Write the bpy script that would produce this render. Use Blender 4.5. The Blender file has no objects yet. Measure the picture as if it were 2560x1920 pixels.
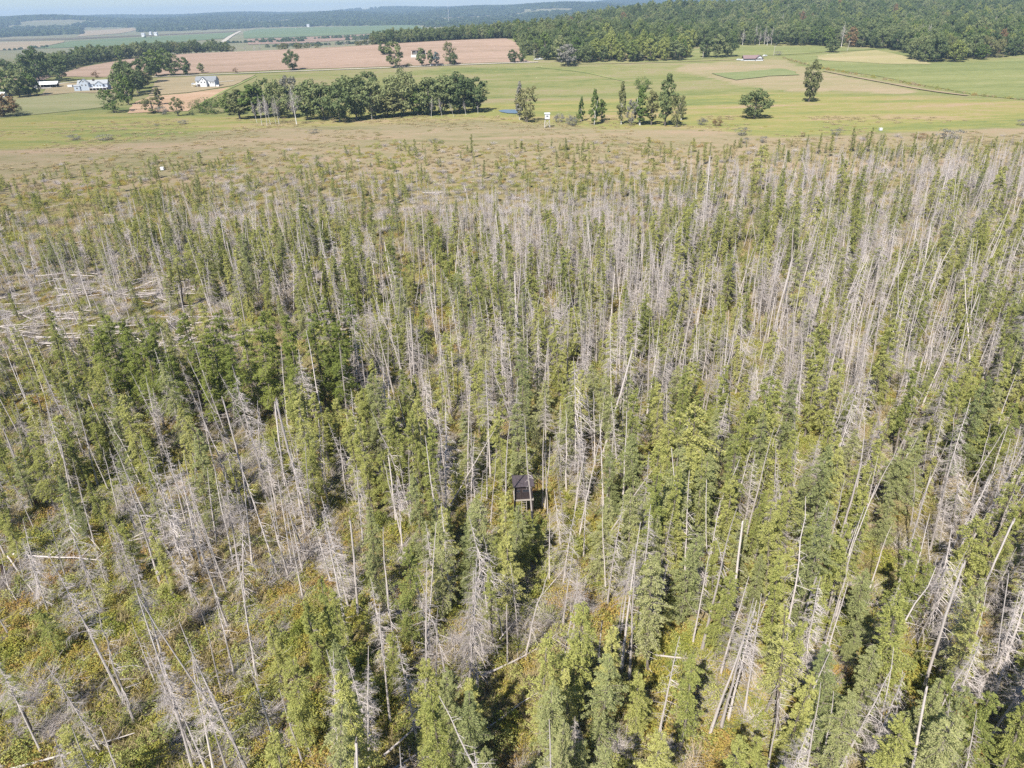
import bpy, math, random
import numpy as np
from mathutils import Vector, Matrix, noise
from mathutils.geometry import delaunay_2d_cdt

S = bpy.context.scene
COL = S.collection
rng = np.random.default_rng(7)
random.seed(7)

# ------------------------------------------------------------------ camera, sky, sun, exposure
CH = 52.0
FPX = 1777.0
PITCH = math.atan(938 / FPX)
ROLL = math.radians(1.3)
Fv = np.array([0, math.cos(PITCH), -math.sin(PITCH)])
_U0 = np.array([0, math.sin(PITCH), math.cos(PITCH)])
_R0 = np.array([1.0, 0, 0])
Rv = math.cos(ROLL) * _R0 - math.sin(ROLL) * _U0
Uv = math.sin(ROLL) * _R0 + math.cos(ROLL) * _U0
cd = bpy.data.cameras.new("camera")
cam = bpy.data.objects.new("camera", cd)
COL.objects.link(cam)
cd.sensor_width = 36.0
cd.lens = 36.0 * FPX / 2560.0
cd.clip_start = 0.5
cd.clip_end = 30000
m = Matrix(((Rv[0], Uv[0], -Fv[0], 0), (Rv[1], Uv[1], -Fv[1], 0), (Rv[2], Uv[2], -Fv[2], CH), (0, 0, 0, 1)))
cam.matrix_world = m
S.camera = cam

SUN_EL = math.radians(48)
SH = np.array([0.44, 0.90])            # horizontal direction in which shadows fall
SH /= np.linalg.norm(SH)
w = bpy.data.worlds.new("World")
S.world = w
w.use_nodes = True
nt = w.node_tree
bg = nt.nodes["Background"]
sky = nt.nodes.new("ShaderNodeTexSky")
sky.sky_type = 'NISHITA'
sky.sun_disc = False
sky.sun_elevation = SUN_EL
sky.sun_rotation = math.atan2(-SH[0], -SH[1])
sky.air_density = 1.0
sky.dust_density = 0.2
sky.ozone_density = 2.0
sky.altitude = 300
tint = nt.nodes.new('ShaderNodeMix')
tint.data_type = 'RGBA'
tint.blend_type = 'MULTIPLY'
tint.inputs[0].default_value = 1
tint.inputs[7].default_value = (.75, .84, .97, 1)
nt.links.new(sky.outputs[0], tint.inputs[6])
nt.links.new(tint.outputs[2], bg.inputs[0])
bg.inputs[1].default_value = 0.072
sl = bpy.data.lights.new("sun", 'SUN')
sl.energy = 5.0
sl.angle = math.radians(0.53)
sl.color = (1.0, 0.935, 0.82)
sun = bpy.data.objects.new("sun", sl)
COL.objects.link(sun)
ldir = Vector((SH[0] * math.cos(SUN_EL), SH[1] * math.cos(SUN_EL), -math.sin(SUN_EL)))
sun.rotation_euler = ldir.to_track_quat('-Z', 'Y').to_euler()
sun.location = (-60, -40, 120)
S.view_settings.view_transform = 'Standard'
S.view_settings.look = 'None'
S.view_settings.gamma = 1
S.view_settings.use_curve_mapping = False
S.view_settings.exposure = 0.86
cy = S.cycles
cy.max_bounces = 5
cy.diffuse_bounces = 3
cy.glossy_bounces = 1
cy.transmission_bounces = 2
cy.transparent_max_bounces = 4
cy.volume_bounces = 1
cy.use_denoising = False
try:
    cy.denoiser = 'OPENIMAGEDENOISE'
except Exception:
    pass
cy.caustics_reflective = False
cy.caustics_refractive = False


# ------------------------------------------------------------------ terrain and projection helpers
def sst(a):
    a = np.clip(a, 0, 1)
    return a * a * (3 - 2 * a)


def gs(X, Y, cx, cy_, sx, sy):
    return np.exp(-((X - cx) / sx) ** 2 - ((Y - cy_) / sy) ** 2)


def terrain(X, Y):
    X = np.asarray(X, float)
    Y = np.asarray(Y, float)
    r = np.hypot(X, Y)
    h = 5 * sst((Y - 400) / 450)
    h = h + 14 * gs(X, Y, 0, 930, 250, 190) + 3 * gs(X, Y, -330, 960, 230, 170)
    h = h - 17 * sst((Y - 1030) / 450) * (1 - sst((X + 50) / 350))
    h = h + 29 * gs(X, Y, 700, 1550, 520, 380) + 23 * gs(X, Y, 1500, 1450, 500, 420) + 20 * gs(X, Y, 250, 1450, 300, 260)
    h = h + 7 * gs(X, Y, 620, 900, 260, 180)
    az = np.arctan2(X, np.maximum(Y, 1))
    far = sst((r - 4300) / 2600)
    h = h + far * (54 + 12 * np.sin(az * 9 + 1) + 9 * np.sin(az * 23 + r * .0011) + 8 * np.sin(az * 41 - r * .0007 + 2))
    h = h + sst((r - 7500) / 2500) * (30 + 12 * np.sin(az * 13 + 4))
    h = h + sst((r - 900) / 1500) * (1.5 * np.sin(X * .004 + 1) * np.sin(Y * .003))
    nearz = 1 - sst((Y - 300) / 60)
    h = h + nearz * 0.22 * (np.sin(X * .9 + 1.3 * np.sin(Y * .31)) * np.sin(Y * .8 + 1.1 * np.sin(X * .23)) + .6 * np.sin(X * .23 + Y * .11) * np.sin(Y * .27 - X * .08))
    return h


def tz(x, y):
    return float(terrain(x, y))


def proj(P3):
    d = np.atleast_2d(P3) - np.array([0, 0, CH])
    z = d @ Fv
    z = np.where(z < .1, .1, z)
    return 1280 + FPX * (d @ Rv) / z, 960 - FPX * (d @ Uv) / z, z


def at(px, py, up=0.0):
    u = (px - 1280) / FPX
    v = (960 - py) / FPX
    d = Fv + u * Rv + v * Uv
    d = d / np.linalg.norm(d)
    t = np.geomspace(25, 12000, 2500)
    Z = CH + d[2] * t - terrain(d[0] * t, d[1] * t) - up
    i = int(np.argmax(Z < 0))
    if i == 0:
        i = len(t) - 1
    a = Z[i - 1] / (Z[i - 1] - Z[i])
    tt = t[i - 1] + (t[i] - t[i - 1]) * a
    return d[0] * tt, d[1] * tt


def col_at(px, dist):
    u = (px - 1280) / FPX
    v = 900 / FPX
    d = Fv + u * Rv + v * Uv
    k = dist / math.hypot(d[0], d[1])
    return d[0] * k, d[1] * k


def slant(x, y):
    return math.sqrt(x * x + y * y + (CH - tz(x, y)) ** 2)


def lin(r, g, b):
    f = lambda c: (c / 255 / 12.92) if c / 255 <= .04045 else ((c / 255 + .055) / 1.055) ** 2.4
    return (f(r), f(g), f(b), 1)


# ------------------------------------------------------------------ materials
def new_mat(name):
    mt = bpy.data.materials.new(name)
    mt.use_nodes = True
    t = mt.node_tree
    t.nodes.clear()
    out = t.nodes.new("ShaderNodeOutputMaterial")
    return mt, t, out


def ramp(t, fac, stops, interp='LINEAR'):
    r = t.nodes.new("ShaderNodeValToRGB")
    r.color_ramp.interpolation = interp
    e = r.color_ramp.elements
    while len(e) > 1:
        e.remove(e[-1])
    e[0].position = stops[0][0]
    e[0].color = tuple(stops[0][1]) + ((1,) if len(stops[0][1]) == 3 else ())
    for p, c in stops[1:]:
        q = e.new(p)
        q.color = tuple(c) + ((1,) if len(c) == 3 else ())
    if fac is not None:
        t.links.new(fac, r.inputs[0])
    return r


def mathn(t, op, a, b=None, c=None):
    n = t.nodes.new("ShaderNodeMath")
    n.operation = op
    for i, v in enumerate((a, b, c)):
        if v is None:
            continue
        if isinstance(v, (int, float)):
            n.inputs[i].default_value = v
        else:
            t.links.new(v, n.inputs[i])
    return n.outputs[0]


def noise_n(t, vec, scale, detail=4, rough=.6, dist=0):
    n = t.nodes.new("ShaderNodeTexNoise")
    n.inputs['Scale'].default_value = scale
    n.inputs['Detail'].default_value = detail
    n.inputs['Roughness'].default_value = rough
    n.inputs['Distortion'].default_value = dist
    t.links.new(vec, n.inputs['Vector'])
    return n.outputs['Fac']


def mapping(t, vec, sc, rot=0):
    n = t.nodes.new("ShaderNodeMapping")
    n.inputs['Scale'].default_value = sc
    n.inputs['Rotation'].default_value = (0, 0, rot)
    t.links.new(vec, n.inputs['Vector'])
    return n.outputs[0]


def mixc(t, fac, a, b, mode='MIX'):
    n = t.nodes.new("ShaderNodeMix")
    n.data_type = 'RGBA'
    n.blend_type = mode
    for sock, v in ((n.inputs[0], fac), (n.inputs[6], a), (n.inputs[7], b)):
        if isinstance(v, (int, float)):
            sock.default_value = v
        elif isinstance(v, tuple):
            sock.default_value = v if len(v) == 4 else v + (1,)
        else:
            t.links.new(v, sock)
    return n.outputs[2]


def foliage(name, stops, patch=.03, w_obj=.45, w_patch=.3, w_leaf=.35, trans=.22, cool=None):
    """leaf material: the colour of a leaf varies by plant, by patch of ground and by leaf"""
    mt, t, out = new_mat(name)
    oi = t.nodes.new("ShaderNodeObjectInfo")
    ge = t.nodes.new("ShaderNodeNewGeometry")
    nz = noise_n(t, oi.outputs['Location'], patch, 3, .6)
    nz = mathn(t, 'MULTIPLY_ADD', nz, 2.2, -.6)
    f = mathn(t, 'MULTIPLY', oi.outputs['Random'], w_obj)
    f = mathn(t, 'MULTIPLY_ADD', nz, w_patch, f)
    f = mathn(t, 'MULTIPLY_ADD', ge.outputs['Random Per Island'], w_leaf, f)
    r = ramp(t, f, stops)
    c = r.outputs[0]
    d = t.nodes.new("ShaderNodeBsdfDiffuse")
    tr = t.nodes.new("ShaderNodeBsdfTranslucent")
    mx = t.nodes.new("ShaderNodeMixShader")
    mx.inputs[0].default_value = trans
    t.links.new(c, d.inputs[0])
    t.links.new(c, tr.inputs[0])
    t.links.new(d.outputs[0], mx.inputs[1])
    t.links.new(tr.outputs[0], mx.inputs[2])
    t.links.new(mx.outputs[0], out.inputs[0])
    return mt


def wood(name, a, b, scale=1.5):
    mt, t, out = new_mat(name)
    oi = t.nodes.new("ShaderNodeObjectInfo")
    ge = t.nodes.new("ShaderNodeNewGeometry")
    tc = t.nodes.new("ShaderNodeTexCoord")
    v = mapping(t, tc.outputs['Object'], (scale * 3, scale * 3, scale))
    nz = noise_n(t, v, 1.0, 4, .65)
    f = mathn(t, 'MULTIPLY', oi.outputs['Random'], .45)
    f = mathn(t, 'MULTIPLY_ADD', nz, .5, f)
    f = mathn(t, 'MULTIPLY_ADD', ge.outputs['Random Per Island'], .06, f)
    r = ramp(t, f, [(.05, tuple(x * .6 for x in a)), (.3, a), (.85, b)])
    p = t.nodes.new("ShaderNodeBsdfPrincipled")
    p.inputs['Roughness'].default_value = .85
    p.inputs['Specular IOR Level'].default_value = .2
    t.links.new(r.outputs[0], p.inputs['Base Color'])
    t.links.new(p.outputs[0], out.inputs[0])
    return mt


def plain(name, c, rough=.7, var=.12, scale=2.0, metal=0.0, spec=.3):
    mt, t, out = new_mat(name)
    tc = t.nodes.new("ShaderNodeTexCoord")
    nz = noise_n(t, tc.outputs['Object'], scale, 4, .6)
    r = ramp(t, nz, [(.3, tuple(x * (1 - var) for x in c[:3])), (.7, tuple(min(1, x * (1 + var)) for x in c[:3]))])
    p = t.nodes.new("ShaderNodeBsdfPrincipled")
    p.inputs['Roughness'].default_value = rough
    p.inputs['Metallic'].default_value = metal
    p.inputs['Specular IOR Level'].default_value = spec
    t.links.new(r.outputs[0], p.inputs['Base Color'])
    t.links.new(p.outputs[0], out.inputs[0])
    return mt


DEADWOOD = wood("dead_wood", (.34, .305, .29), (.62, .565, .545))
TWIG = wood("dead_twigs", (.30, .27, .26), (.55, .50, .485))
BARK = wood("grey_brown_bark", (.12, .10, .085), (.26, .23, .20))
ASPENBARK = wood("pale_bark", (.5, .48, .44), (.7, .68, .62))
CHAR = wood("dark_rotten_wood", (.035, .022, .02), (.09, .06, .05))
NEEDLE = foliage("conifer_needles", [(.0, (.105, .142, .050)), (.3, (.245, .28, .088)), (.6, (.40, .41, .135)), (1, (.54, .52, .22))], patch=.035, w_obj=.4, w_patch=.35, w_leaf=.35, trans=.3)
NEEDLEB = foliage("fresh_green_needles", [(.0, (.100, .140, .042)), (.35, (.205, .250, .068)), (.7, (.31, .345, .095)), (1, (.40, .42, .14))], patch=.05, w_obj=.3, w_patch=.25, w_leaf=.4, trans=.3)
NEEDLE2 = foliage("pale_larch_needles", [(.0, (.15, .185, .09)), (.35, (.265, .30, .13)), (.7, (.38, .39, .18)), (1, (.48, .46, .26))], patch=.05, w_obj=.35, w_patch=.3, w_leaf=.4, trans=.3)
SHRUBLEAF = foliage("swamp_shrub_leaves", [(.0, (.085, .125, .033)), (.22, (.19, .235, .055)), (.42, (.32, .335, .075)), (.6, (.42, .36, .095)), (.78, (.40, .26, .10)), (1, (.42, .29, .18))], patch=.11, w_obj=.28, w_patch=.6, w_leaf=.22, trans=.28)
SEDGE = foliage("dry_sedge_blades", [(.0, (.22, .23, .08)), (.35, (.36, .31, .16)), (.7, (.46, .37, .23)), (1, (.55, .45, .33))], patch=.06, w_obj=.35, w_patch=.35, w_leaf=.35, trans=.25)
LEAFDARK = foliage("dark_oak_leaves", [(.0, (.058, .084, .044)), (.4, (.100, .136, .060)), (.75, (.16, .195, .085)), (1, (.23, .25, .12))], patch=.012, w_obj=.62, w_patch=.38, w_leaf=.22, trans=.15)
LEAFMID = foliage("green_tree_leaves", [(.0, (.065, .105, .035)), (.5, (.120, .170, .052)), (1, (.20, .235, .08))], patch=.02, w_obj=.5, w_patch=.2, w_leaf=.3, trans=.18)
LEAFOLIVE = foliage("olive_willow_leaves", [(.0, (.105, .125, .055)), (.5, (.175, .185, .085)), (1, (.27, .25, .12))], patch=.02, w_obj=.4, w_patch=.2, w_leaf=.4, trans=.18)
LEAFLIGHT = foliage("yellow_green_leaves", [(.0, (.15, .185, .06)), (.5, (.235, .27, .085)), (1, (.31, .33, .12))], patch=.02, w_obj=.5, w_patch=.2, w_leaf=.3, trans=.18)
LEAFGREY = foliage("grey_shrub_leaves", [(.0, (.13, .13, .12)), (.5, (.20, .20, .17)), (1, (.28, .26, .24))], patch=.02, trans=.1)
LEAFRUST = foliage("rusty_leaves", [(.0, (.13, .09, .05)), (.5, (.21, .14, .08)), (1, (.28, .2, .1))], patch=.02, trans=.15)
LEAFBLUE = foliage("blue_spruce_needles", [(.0, (.10, .13, .13)), (1, (.20, .25, .25))], trans=.1)
LEAFFAR = foliage("far_wood_leaves", [(.0, (.032, .055, .030)), (.5, (.058, .088, .042)), (.85, (.10, .125, .06)), (1, (.15, .15, .09))], patch=.004, w_obj=.5, w_patch=.35, w_leaf=.25, trans=.1)

# ------------------------------------------------------------------ mesh builders
class Geo:
    def __init__(s):
        s.q = []
        s.m = []

    def quads(s, arr, mat=0):
        arr = np.asarray(arr, float).reshape(-1, 4, 3)
        s.q.append(arr)
        s.m.append(np.full(len(arr), mat, int))

    def tube(s, P, Rr, n=5, mat=0):
        P = np.asarray(P, float)
        Rr = np.asarray(Rr, float)
        T = np.gradient(P, axis=0)
        T /= np.linalg.norm(T, axis=1)[:, None] + 1e-9
        ref = np.array([1.0, 0, 0]) if abs(T[0][2]) > .7 else np.array([0, 0, 1.0])
        A = np.cross(T, ref)
        A /= np.linalg.norm(A, axis=1)[:, None] + 1e-9
        B = np.cross(T, A)
        a = np.arange(n) * 2 * math.pi / n
        ring = P[:, None] + Rr[:, None, None] * (np.cos(a)[None, :, None] * A[:, None] + np.sin(a)[None, :, None] * B[:, None])
        nx = np.roll(ring, -1, axis=1)
        s.quads(np.stack([ring[:-1], nx[:-1], nx[1:], ring[1:]], axis=2), mat)

    def leaves(s, C, L, W, rg, mat=0, flat=.6, dirs=None, spread=.6):
        """diamond leaves round the centres C"""
        n = len(C)
        if dirs is None:
            u = rg.normal(size=(n, 3))
            u[:, 2] *= flat
        else:
            u = dirs + rg.normal(size=(n, 3)) * spread
        u /= np.linalg.norm(u, axis=1)[:, None] + 1e-9
        r = rg.normal(size=(n, 3))
        v = np.cross(u, r)
        v /= np.linalg.norm(v, axis=1)[:, None] + 1e-9
        l = (np.broadcast_to(L, n) * rg.uniform(.6, 1.3, n))[:, None] * .5
        ww = (np.broadcast_to(W, n) * rg.uniform(.6, 1.3, n))[:, None] * .5
        s.quads(np.stack([C - u * l, C + v * ww, C + u * l, C - v * ww], axis=1), mat)

    def box(s, x0, x1, y0, y1, z0, z1, mat=0):
        v = np.array([[x, y, z] for z in (z0, z1) for y in (y0, y1) for x in (x0, x1)], float)
        f = [(0, 2, 3, 1), (4, 5, 7, 6), (0, 1, 5, 4), (2, 6, 7, 3), (0, 4, 6, 2), (1, 3, 7, 5)]
        s.quads(v[np.array(f)], mat)

    def poly4(s, *pts, mat=0):
        s.quads(np.array(pts, float), mat)

    def slab(s, pts, d, mat=0):
        """a quad given thickness d (a vector)"""
        a = np.array(pts, float)
        b = a + np.array(d, float)
        s.quads(a, mat)
        s.quads(b[::-1], mat)
        for i in range(4):
            j = (i + 1) % 4
            s.quads([a[i], b[i], b[j], a[j]], mat)

    def mesh(s, name, mats, xf=None):
        q = np.concatenate(s.q)
        mi = np.concatenate(s.m)
        if xf is not None:
            q = q @ np.array(xf[0]).T + np.array(xf[1])
        me = bpy.data.meshes.new(name)
        n = len(q)
        me.vertices.add(n * 4)
        me.vertices.foreach_set("co", q.reshape(-1).astype(np.float32))
        me.loops.add(n * 4)
        me.loops.foreach_set("vertex_index", np.arange(n * 4, dtype=np.int32))
        me.polygons.add(n)
        me.polygons.foreach_set("loop_start", np.arange(n, dtype=np.int32) * 4)
        me.polygons.foreach_set("material_index", mi.astype(np.int32))
        for x in mats:
            me.materials.append(x)
        me.update(calc_edges=True)
        return me

    def cat(s, o, moff=0):
        for a, b in zip(o.q, o.m):
            s.q.append(a)
            s.m.append(b + moff)


def link(name, me, parent=None, loc=None, kind=None, label=None, cat=None, group=None, rot=None):
    o = bpy.data.objects.new(name, me)
    COL.objects.link(o)
    if parent is not None:
        o.parent = parent
    if loc is not None:
        o.location = loc
    if rot is not None:
        o.rotation_euler = rot
    if kind:
        o["kind"] = kind
    if label:
        o["label"] = label
    if cat:
        o["category"] = cat
    if group:
        o["group"] = group
    return o


def thing(name, x, y, label, cat, group=None, rot=(0, 0, 0), scale=None, dz=0.0):
    o = link(name, None, None, (x, y, tz(x, y) + dz), None, label, cat, group, rot)
    o.empty_display_size = .5
    if scale is not None:
        o.scale = scale
    return o


def override(o, mats):
    for i, mm in enumerate(mats):
        if mm is not None and i < len(o.material_slots):
            o.material_slots[i].link = 'OBJECT'
            o.material_slots[i].material = mm


# ------------------------------------------------------------------ ground
def sheet_grid():
    r = [0.0]
    x = 4.0
    while x < 12500:
        r.append(x)
        x *= 1.017 if x > 60 else 1.03
    rr = np.array(r)
    a1 = np.radians(np.arange(-50, 50.01, .55))
    a2 = np.radians(np.arange(54, 306.01, 6))
    aa = np.concatenate([a1, a2])
    X = rr[:, None] * np.sin(aa)[None]
    Y = rr[:, None] * np.cos(aa)[None]
    Z = terrain(X, Y)
    nr, na = X.shape
    V = np.stack([X, Y, Z], -1).reshape(-1, 3)
    i = np.arange(nr - 1)[:, None]
    j = np.arange(na)[None]
    j2 = (j + 1) % na
    Fq = np.stack([i * na + j + 0 * i, i * na + j2, (i + 1) * na + j2, (i + 1) * na + j], -1).reshape(-1, 4)
    return V, Fq


def mesh_from(name, V, Fq, mat, smooth=True):
    me = bpy.data.meshes.new(name)
    me.vertices.add(len(V))
    me.vertices.foreach_set("co", np.asarray(V, np.float32).reshape(-1))
    k = Fq.shape[1]
    me.loops.add(len(Fq) * k)
    me.loops.foreach_set("vertex_index", Fq.reshape(-1).astype(np.int32))
    me.polygons.add(len(Fq))
    me.polygons.foreach_set("loop_start", np.arange(len(Fq), dtype=np.int32) * k)
    me.materials.append(mat)
    me.update(calc_edges=True)
    if smooth:
        me.polygons.foreach_set("use_smooth", np.ones(len(Fq), bool))
    return me


def ground_tex(t, stops, fine=.35, streak=(.02, .06), seed=0, rot=.1, bump=.4, fs=(.6, 1.6), fine_scale=1.0, contrast=1.0):
    """colour of open grassland: broad drifts, long streaks and a fine mottle"""
    ge = t.nodes.new("ShaderNodeNewGeometry")
    pos = ge.outputs['Position']
    add = t.nodes.new("ShaderNodeVectorMath")
    add.operation = 'ADD'
    add.inputs[1].default_value = (seed * 371.3, seed * 113.7, seed * 17.0)
    t.links.new(pos, add.inputs[0])
    v = mapping(t, add.outputs[0], (streak[0], streak[1], .02), rot)
    n1 = noise_n(t, v, 1.0, 6, .62, .6)
    v2 = mapping(t, add.outputs[0], (fs[0], fs[1], .5), rot)
    n2 = noise_n(t, v2, fine_scale, 5, .75)
    n3 = noise_n(t, mapping(t, add.outputs[0], (.11, .25, .1), rot), 1, 4, .7)
    f = mathn(t, 'MULTIPLY_ADD', n1, 1.7 * contrast, -.35 * contrast - (contrast - 1) * .2)
    f = mathn(t, 'MULTIPLY_ADD', mathn(t, 'SUBTRACT', n2, .5), fine, f)
    f = mathn(t, 'MULTIPLY_ADD', mathn(t, 'SUBTRACT', n3, .5), 1.15, f)
    n4 = noise_n(t, mapping(t, add.outputs[0], (.03, .16, .1), rot + .15), 1, 5, .7, .8)
    f = mathn(t, 'MULTIPLY_ADD', mathn(t, 'SUBTRACT', n4, .5), .8, f)
    r = ramp(t, f, stops)
    return r.outputs[0], n2, pos


def grass_mat(name, stops, **k):
    mt, t, out = new_mat(name)
    c, n2, pos = ground_tex(t, stops, **k)
    d = t.nodes.new("ShaderNodeBsdfDiffuse")
    d.inputs['Roughness'].default_value = 1
    b = t.nodes.new("ShaderNodeBump")
    b.inputs['Strength'].default_value = .5
    b.inputs['Distance'].default_value = .35
    t.links.new(n2, b.inputs['Height'])
    t.links.new(c, d.inputs[0])
    t.links.new(b.outputs[0], d.inputs['Normal'])
    t.links.new(d.outputs[0], out.inputs[0])
    return mt


PASTURE = [(0, (0.074, 0.099, 0.044)), (0.25, (0.109, 0.131, 0.052)), (0.45, (0.141, 0.151, 0.062)), (0.62, (0.166, 0.166, 0.074)), (0.8, (0.183, 0.166, 0.095)), (1, (0.205, 0.169, 0.109))]
MARSH = [(0, (0.121, 0.125, 0.06)), (0.3, (0.167, 0.151, 0.087)), (0.55, (0.208, 0.174, 0.113)), (0.8, (0.23, 0.177, 0.125)), (1, (0.265, 0.196, 0.14))]
SWAMP = [(0, (.05, .05, .022)), (.3, (.11, .105, .045)), (.6, (.18, .155, .08)), (.85, (.24, .19, .115)), (1, (.28, .21, .14))]
VALLEY = [(0, (0.102, 0.115, 0.071)), (0.5, (0.147, 0.147, 0.095)), (1, (0.204, 0.173, 0.122))]
MEADOWL = [(0, (0.096, 0.122, 0.052)), (0.35, (0.144, 0.159, 0.059)), (0.6, (0.185, 0.178, 0.067)), (0.85, (0.215, 0.181, 0.092)), (1, (0.244, 0.185, 0.122))]


def ground_material():
    mt, t, out = new_mat("open_ground")
    c0, n2, pos = ground_tex(t, PASTURE, fine=.8, seed=1, streak=(.007, .028), rot=.12, contrast=1.25)
    cm, n2b, _ = ground_tex(t, MARSH, fine=1.1, seed=2, streak=(.008, .035), rot=.02)
    cs, n2c, _ = ground_tex(t, SWAMP, fine=.7, seed=3, streak=(.05, .08), fs=(1.6, 2.2), rot=.5)
    cv, _, _ = ground_tex(t, VALLEY, fine=.1, seed=4, streak=(.0012, .004), rot=.2)
    cl, _, _ = ground_tex(t, MEADOWL, fine=.95, seed=5, streak=(.009, .045), rot=.05, contrast=1.25)

    def mask(attr, lo, hi, sc, amp):
        a = t.nodes.new("ShaderNodeAttribute")
        a.attribute_name = attr
        nz = noise_n(t, pos, sc, 5, .65)
        f = mathn(t, 'MULTIPLY_ADD', mathn(t, 'SUBTRACT', nz, .5), amp, a.outputs['Fac'])
        mr = t.nodes.new("ShaderNodeMapRange")
        mr.inputs[1].default_value = lo
        mr.inputs[2].default_value = hi
        t.links.new(f, mr.inputs[0])
        return mr.outputs[0]
    cf, _, _ = ground_tex(t, [(0, (.165, .155, .085)), (.4, (.215, .185, .115)), (.7, (.25, .195, .14)), (1, (.27, .22, .15))], fine=.3, seed=13, streak=(.005, .03))
    c0 = mixc(t, mask('fallow', .2, 1.25, .04, .9), c0, cf)
    c = mixc(t, mask('meadow', .35, .6, .03, .7), c0, cl)
    c = mixc(t, mask('marsh', .35, .6, .03, .8), c, cm)
    c = mixc(t, mask('swamp', .3, .7, .06, .6), c, cs)
    c = mixc(t, mask('valley', .3, .7, .01, .2), c, cv)
    d = t.nodes.new("ShaderNodeBsdfDiffuse")
    d.inputs['Roughness'].default_value = 1
    b = t.nodes.new("ShaderNodeBump")
    b.inputs['Strength'].default_value = .6
    b.inputs['Distance'].default_value = .4
    t.links.new(n2c, b.inputs['Height'])
    t.links.new(c, d.inputs[0])
    t.links.new(b.outputs[0], d.inputs['Normal'])
    t.links.new(d.outputs[0], out.inputs[0])
    return mt


GM = ground_material()
V, Fq = sheet_grid()
gme = mesh_from("ground", V, Fq, GM)
pu, pv, pz = proj(V)
front = V[:, 1] > 5


def band(y0c, y1c):
    """helper: piecewise pixel row of a boundary as a function of column"""
    return np.interp(np.clip(pu, -200, 2760), y0c, y1c)


edge_sw = lambda u: np.interp(u, [-200, 0, 160, 500, 900, 1300, 1700, 2100, 2760], [475, 462, 425, 400, 378, 372, 374, 368, 360])
edge_ma = lambda u: np.interp(u, [-200, 300, 560, 800, 1200, 1500, 1750, 1950, 2300, 2760], [385, 360, 325, 318, 300, 322, 322, 345, 330, 310])
edge_me = lambda u: np.interp(u, [-200, 300, 560, 1200, 1700, 2000, 2760], [285, 285, 290, 262, 240, 232, 260])
far_ok = (pz > 30) & front
sw = np.where(far_ok, 1 / (1 + np.exp(-np.clip((pv - edge_sw(pu) - 75) / 25, -30, 30))), 1.0 * (np.hypot(V[:, 0], V[:, 1]) < 300))
ma = np.where(far_ok, 1 / (1 + np.exp(-np.clip((pv - edge_ma(pu)) / 8, -30, 30))), 0.0)
me_ = np.where(far_ok, 1 / (1 + np.exp(-np.clip((pv - edge_me(pu)) / 8, -30, 30))), 0.0)
va = sst((np.hypot(V[:, 0], V[:, 1]) - 1050) / 120) * (1 - sst((V[:, 0] + 20) / 300 * 1.0 - .2) * (np.hypot(V[:, 0], V[:, 1]) < 2600))
def px_inside(poly):
    c = np.zeros(len(pu), bool)
    n = len(poly)
    for i in range(n):
        (xa, ya), (xb, yb) = poly[i], poly[i - 1]
        c ^= ((ya > pv) != (yb > pv)) & (pu < (xb - xa) * (pv - ya) / ((yb - ya) or 1e-9) + xa)
    return (c & front & (pz > 30)).astype(float)


fal = px_inside([(1680, 174), (1730, 158), (1850, 153), (1950, 148), (2030, 172), (2110, 190), (2300, 228), (2250, 238), (2100, 226), (2040, 232), (1900, 222), (1840, 212), (1780, 196)])
fal = np.maximum(fal, .75 * px_inside([(2200, 270), (2560, 262), (2560, 285), (2240, 290), (1960, 285), (2020, 272)]))
for nm, arr in (('fallow', fal), ('swamp', sw), ('marsh', ma), ('meadow', me_), ('valley', va)):
    at_ = gme.attributes.new(nm, 'FLOAT', 'POINT')
    at_.data.foreach_set('value', arr.astype(np.float32))
link("ground", gme, kind="structure")


def world_poly(pts):
    out = []
    for p in pts:
        if p[0] == 'd':
            out.append(col_at(p[1], p[2]))
        else:
            out.append(at(p[0], p[1]))
    return out


def sheet(name, pts, mat, step=14.0, off=.12, kind="structure", world=False, jag=0.0):
    W = pts if world else world_poly(pts)
    P = []
    for i in range(len(W)):
        a = np.array(W[i])
        b = np.array(W[(i + 1) % len(W)])
        n = max(1, int(np.linalg.norm(b - a) / step))
        nrm = np.array([-(b - a)[1], (b - a)[0]]) / (np.linalg.norm(b - a) + 1e-6)
        for k in range(n):
            q = a + (b - a) * k / n
            if k:
                q = q + nrm * jag * noise.noise(Vector((q[0] * .05, q[1] * .05, 3.1)))
            P.append(Vector(q))
    nb = len(P)
    xs = [p[0] for p in P]
    ys = [p[1] for p in P]
    from itertools import product
    gx = np.arange(min(xs), max(xs), step)
    gy = np.arange(min(ys), max(ys), step)
    GX, GY = np.meshgrid(gx, gy)
    G = np.stack([GX.ravel(), GY.ravel()], 1)
    G += rng.uniform(-.1, .1, G.shape) * step
    poly = np.array([[p[0], p[1]] for p in P])
    inside = np.zeros(len(G), bool)
    j = nb - 1
    for i in range(nb):
        xi, yi = poly[i]
        xj, yj = poly[j]
        c = ((yi > G[:, 1]) != (yj > G[:, 1])) & (G[:, 0] < (xj - xi) * (G[:, 1] - yi) / ((yj - yi) if abs(yj - yi) > 1e-9 else 1e-9) + xi)
        inside ^= c
        j = i
    G = G[inside]
    pts2 = P + [Vector(g) for g in G]
    res = delaunay_2d_cdt(pts2, [], [list(range(nb))], 1, 1e-4)
    v2 = np.array([[v[0], v[1]] for v in res[0]])
    f = np.array([list(x) for x in res[2]], int)
    d = np.hypot(v2[:, 0], v2[:, 1])
    z = terrain(v2[:, 0], v2[:, 1]) + off + d * .0002
    me = mesh_from(name, np.column_stack([v2, z]), f, mat)
    # all faces up
    if len(me.polygons) and me.polygons[0].normal.z < 0:
        me.flip_normals()
    return link(name, me, kind=kind)


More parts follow.
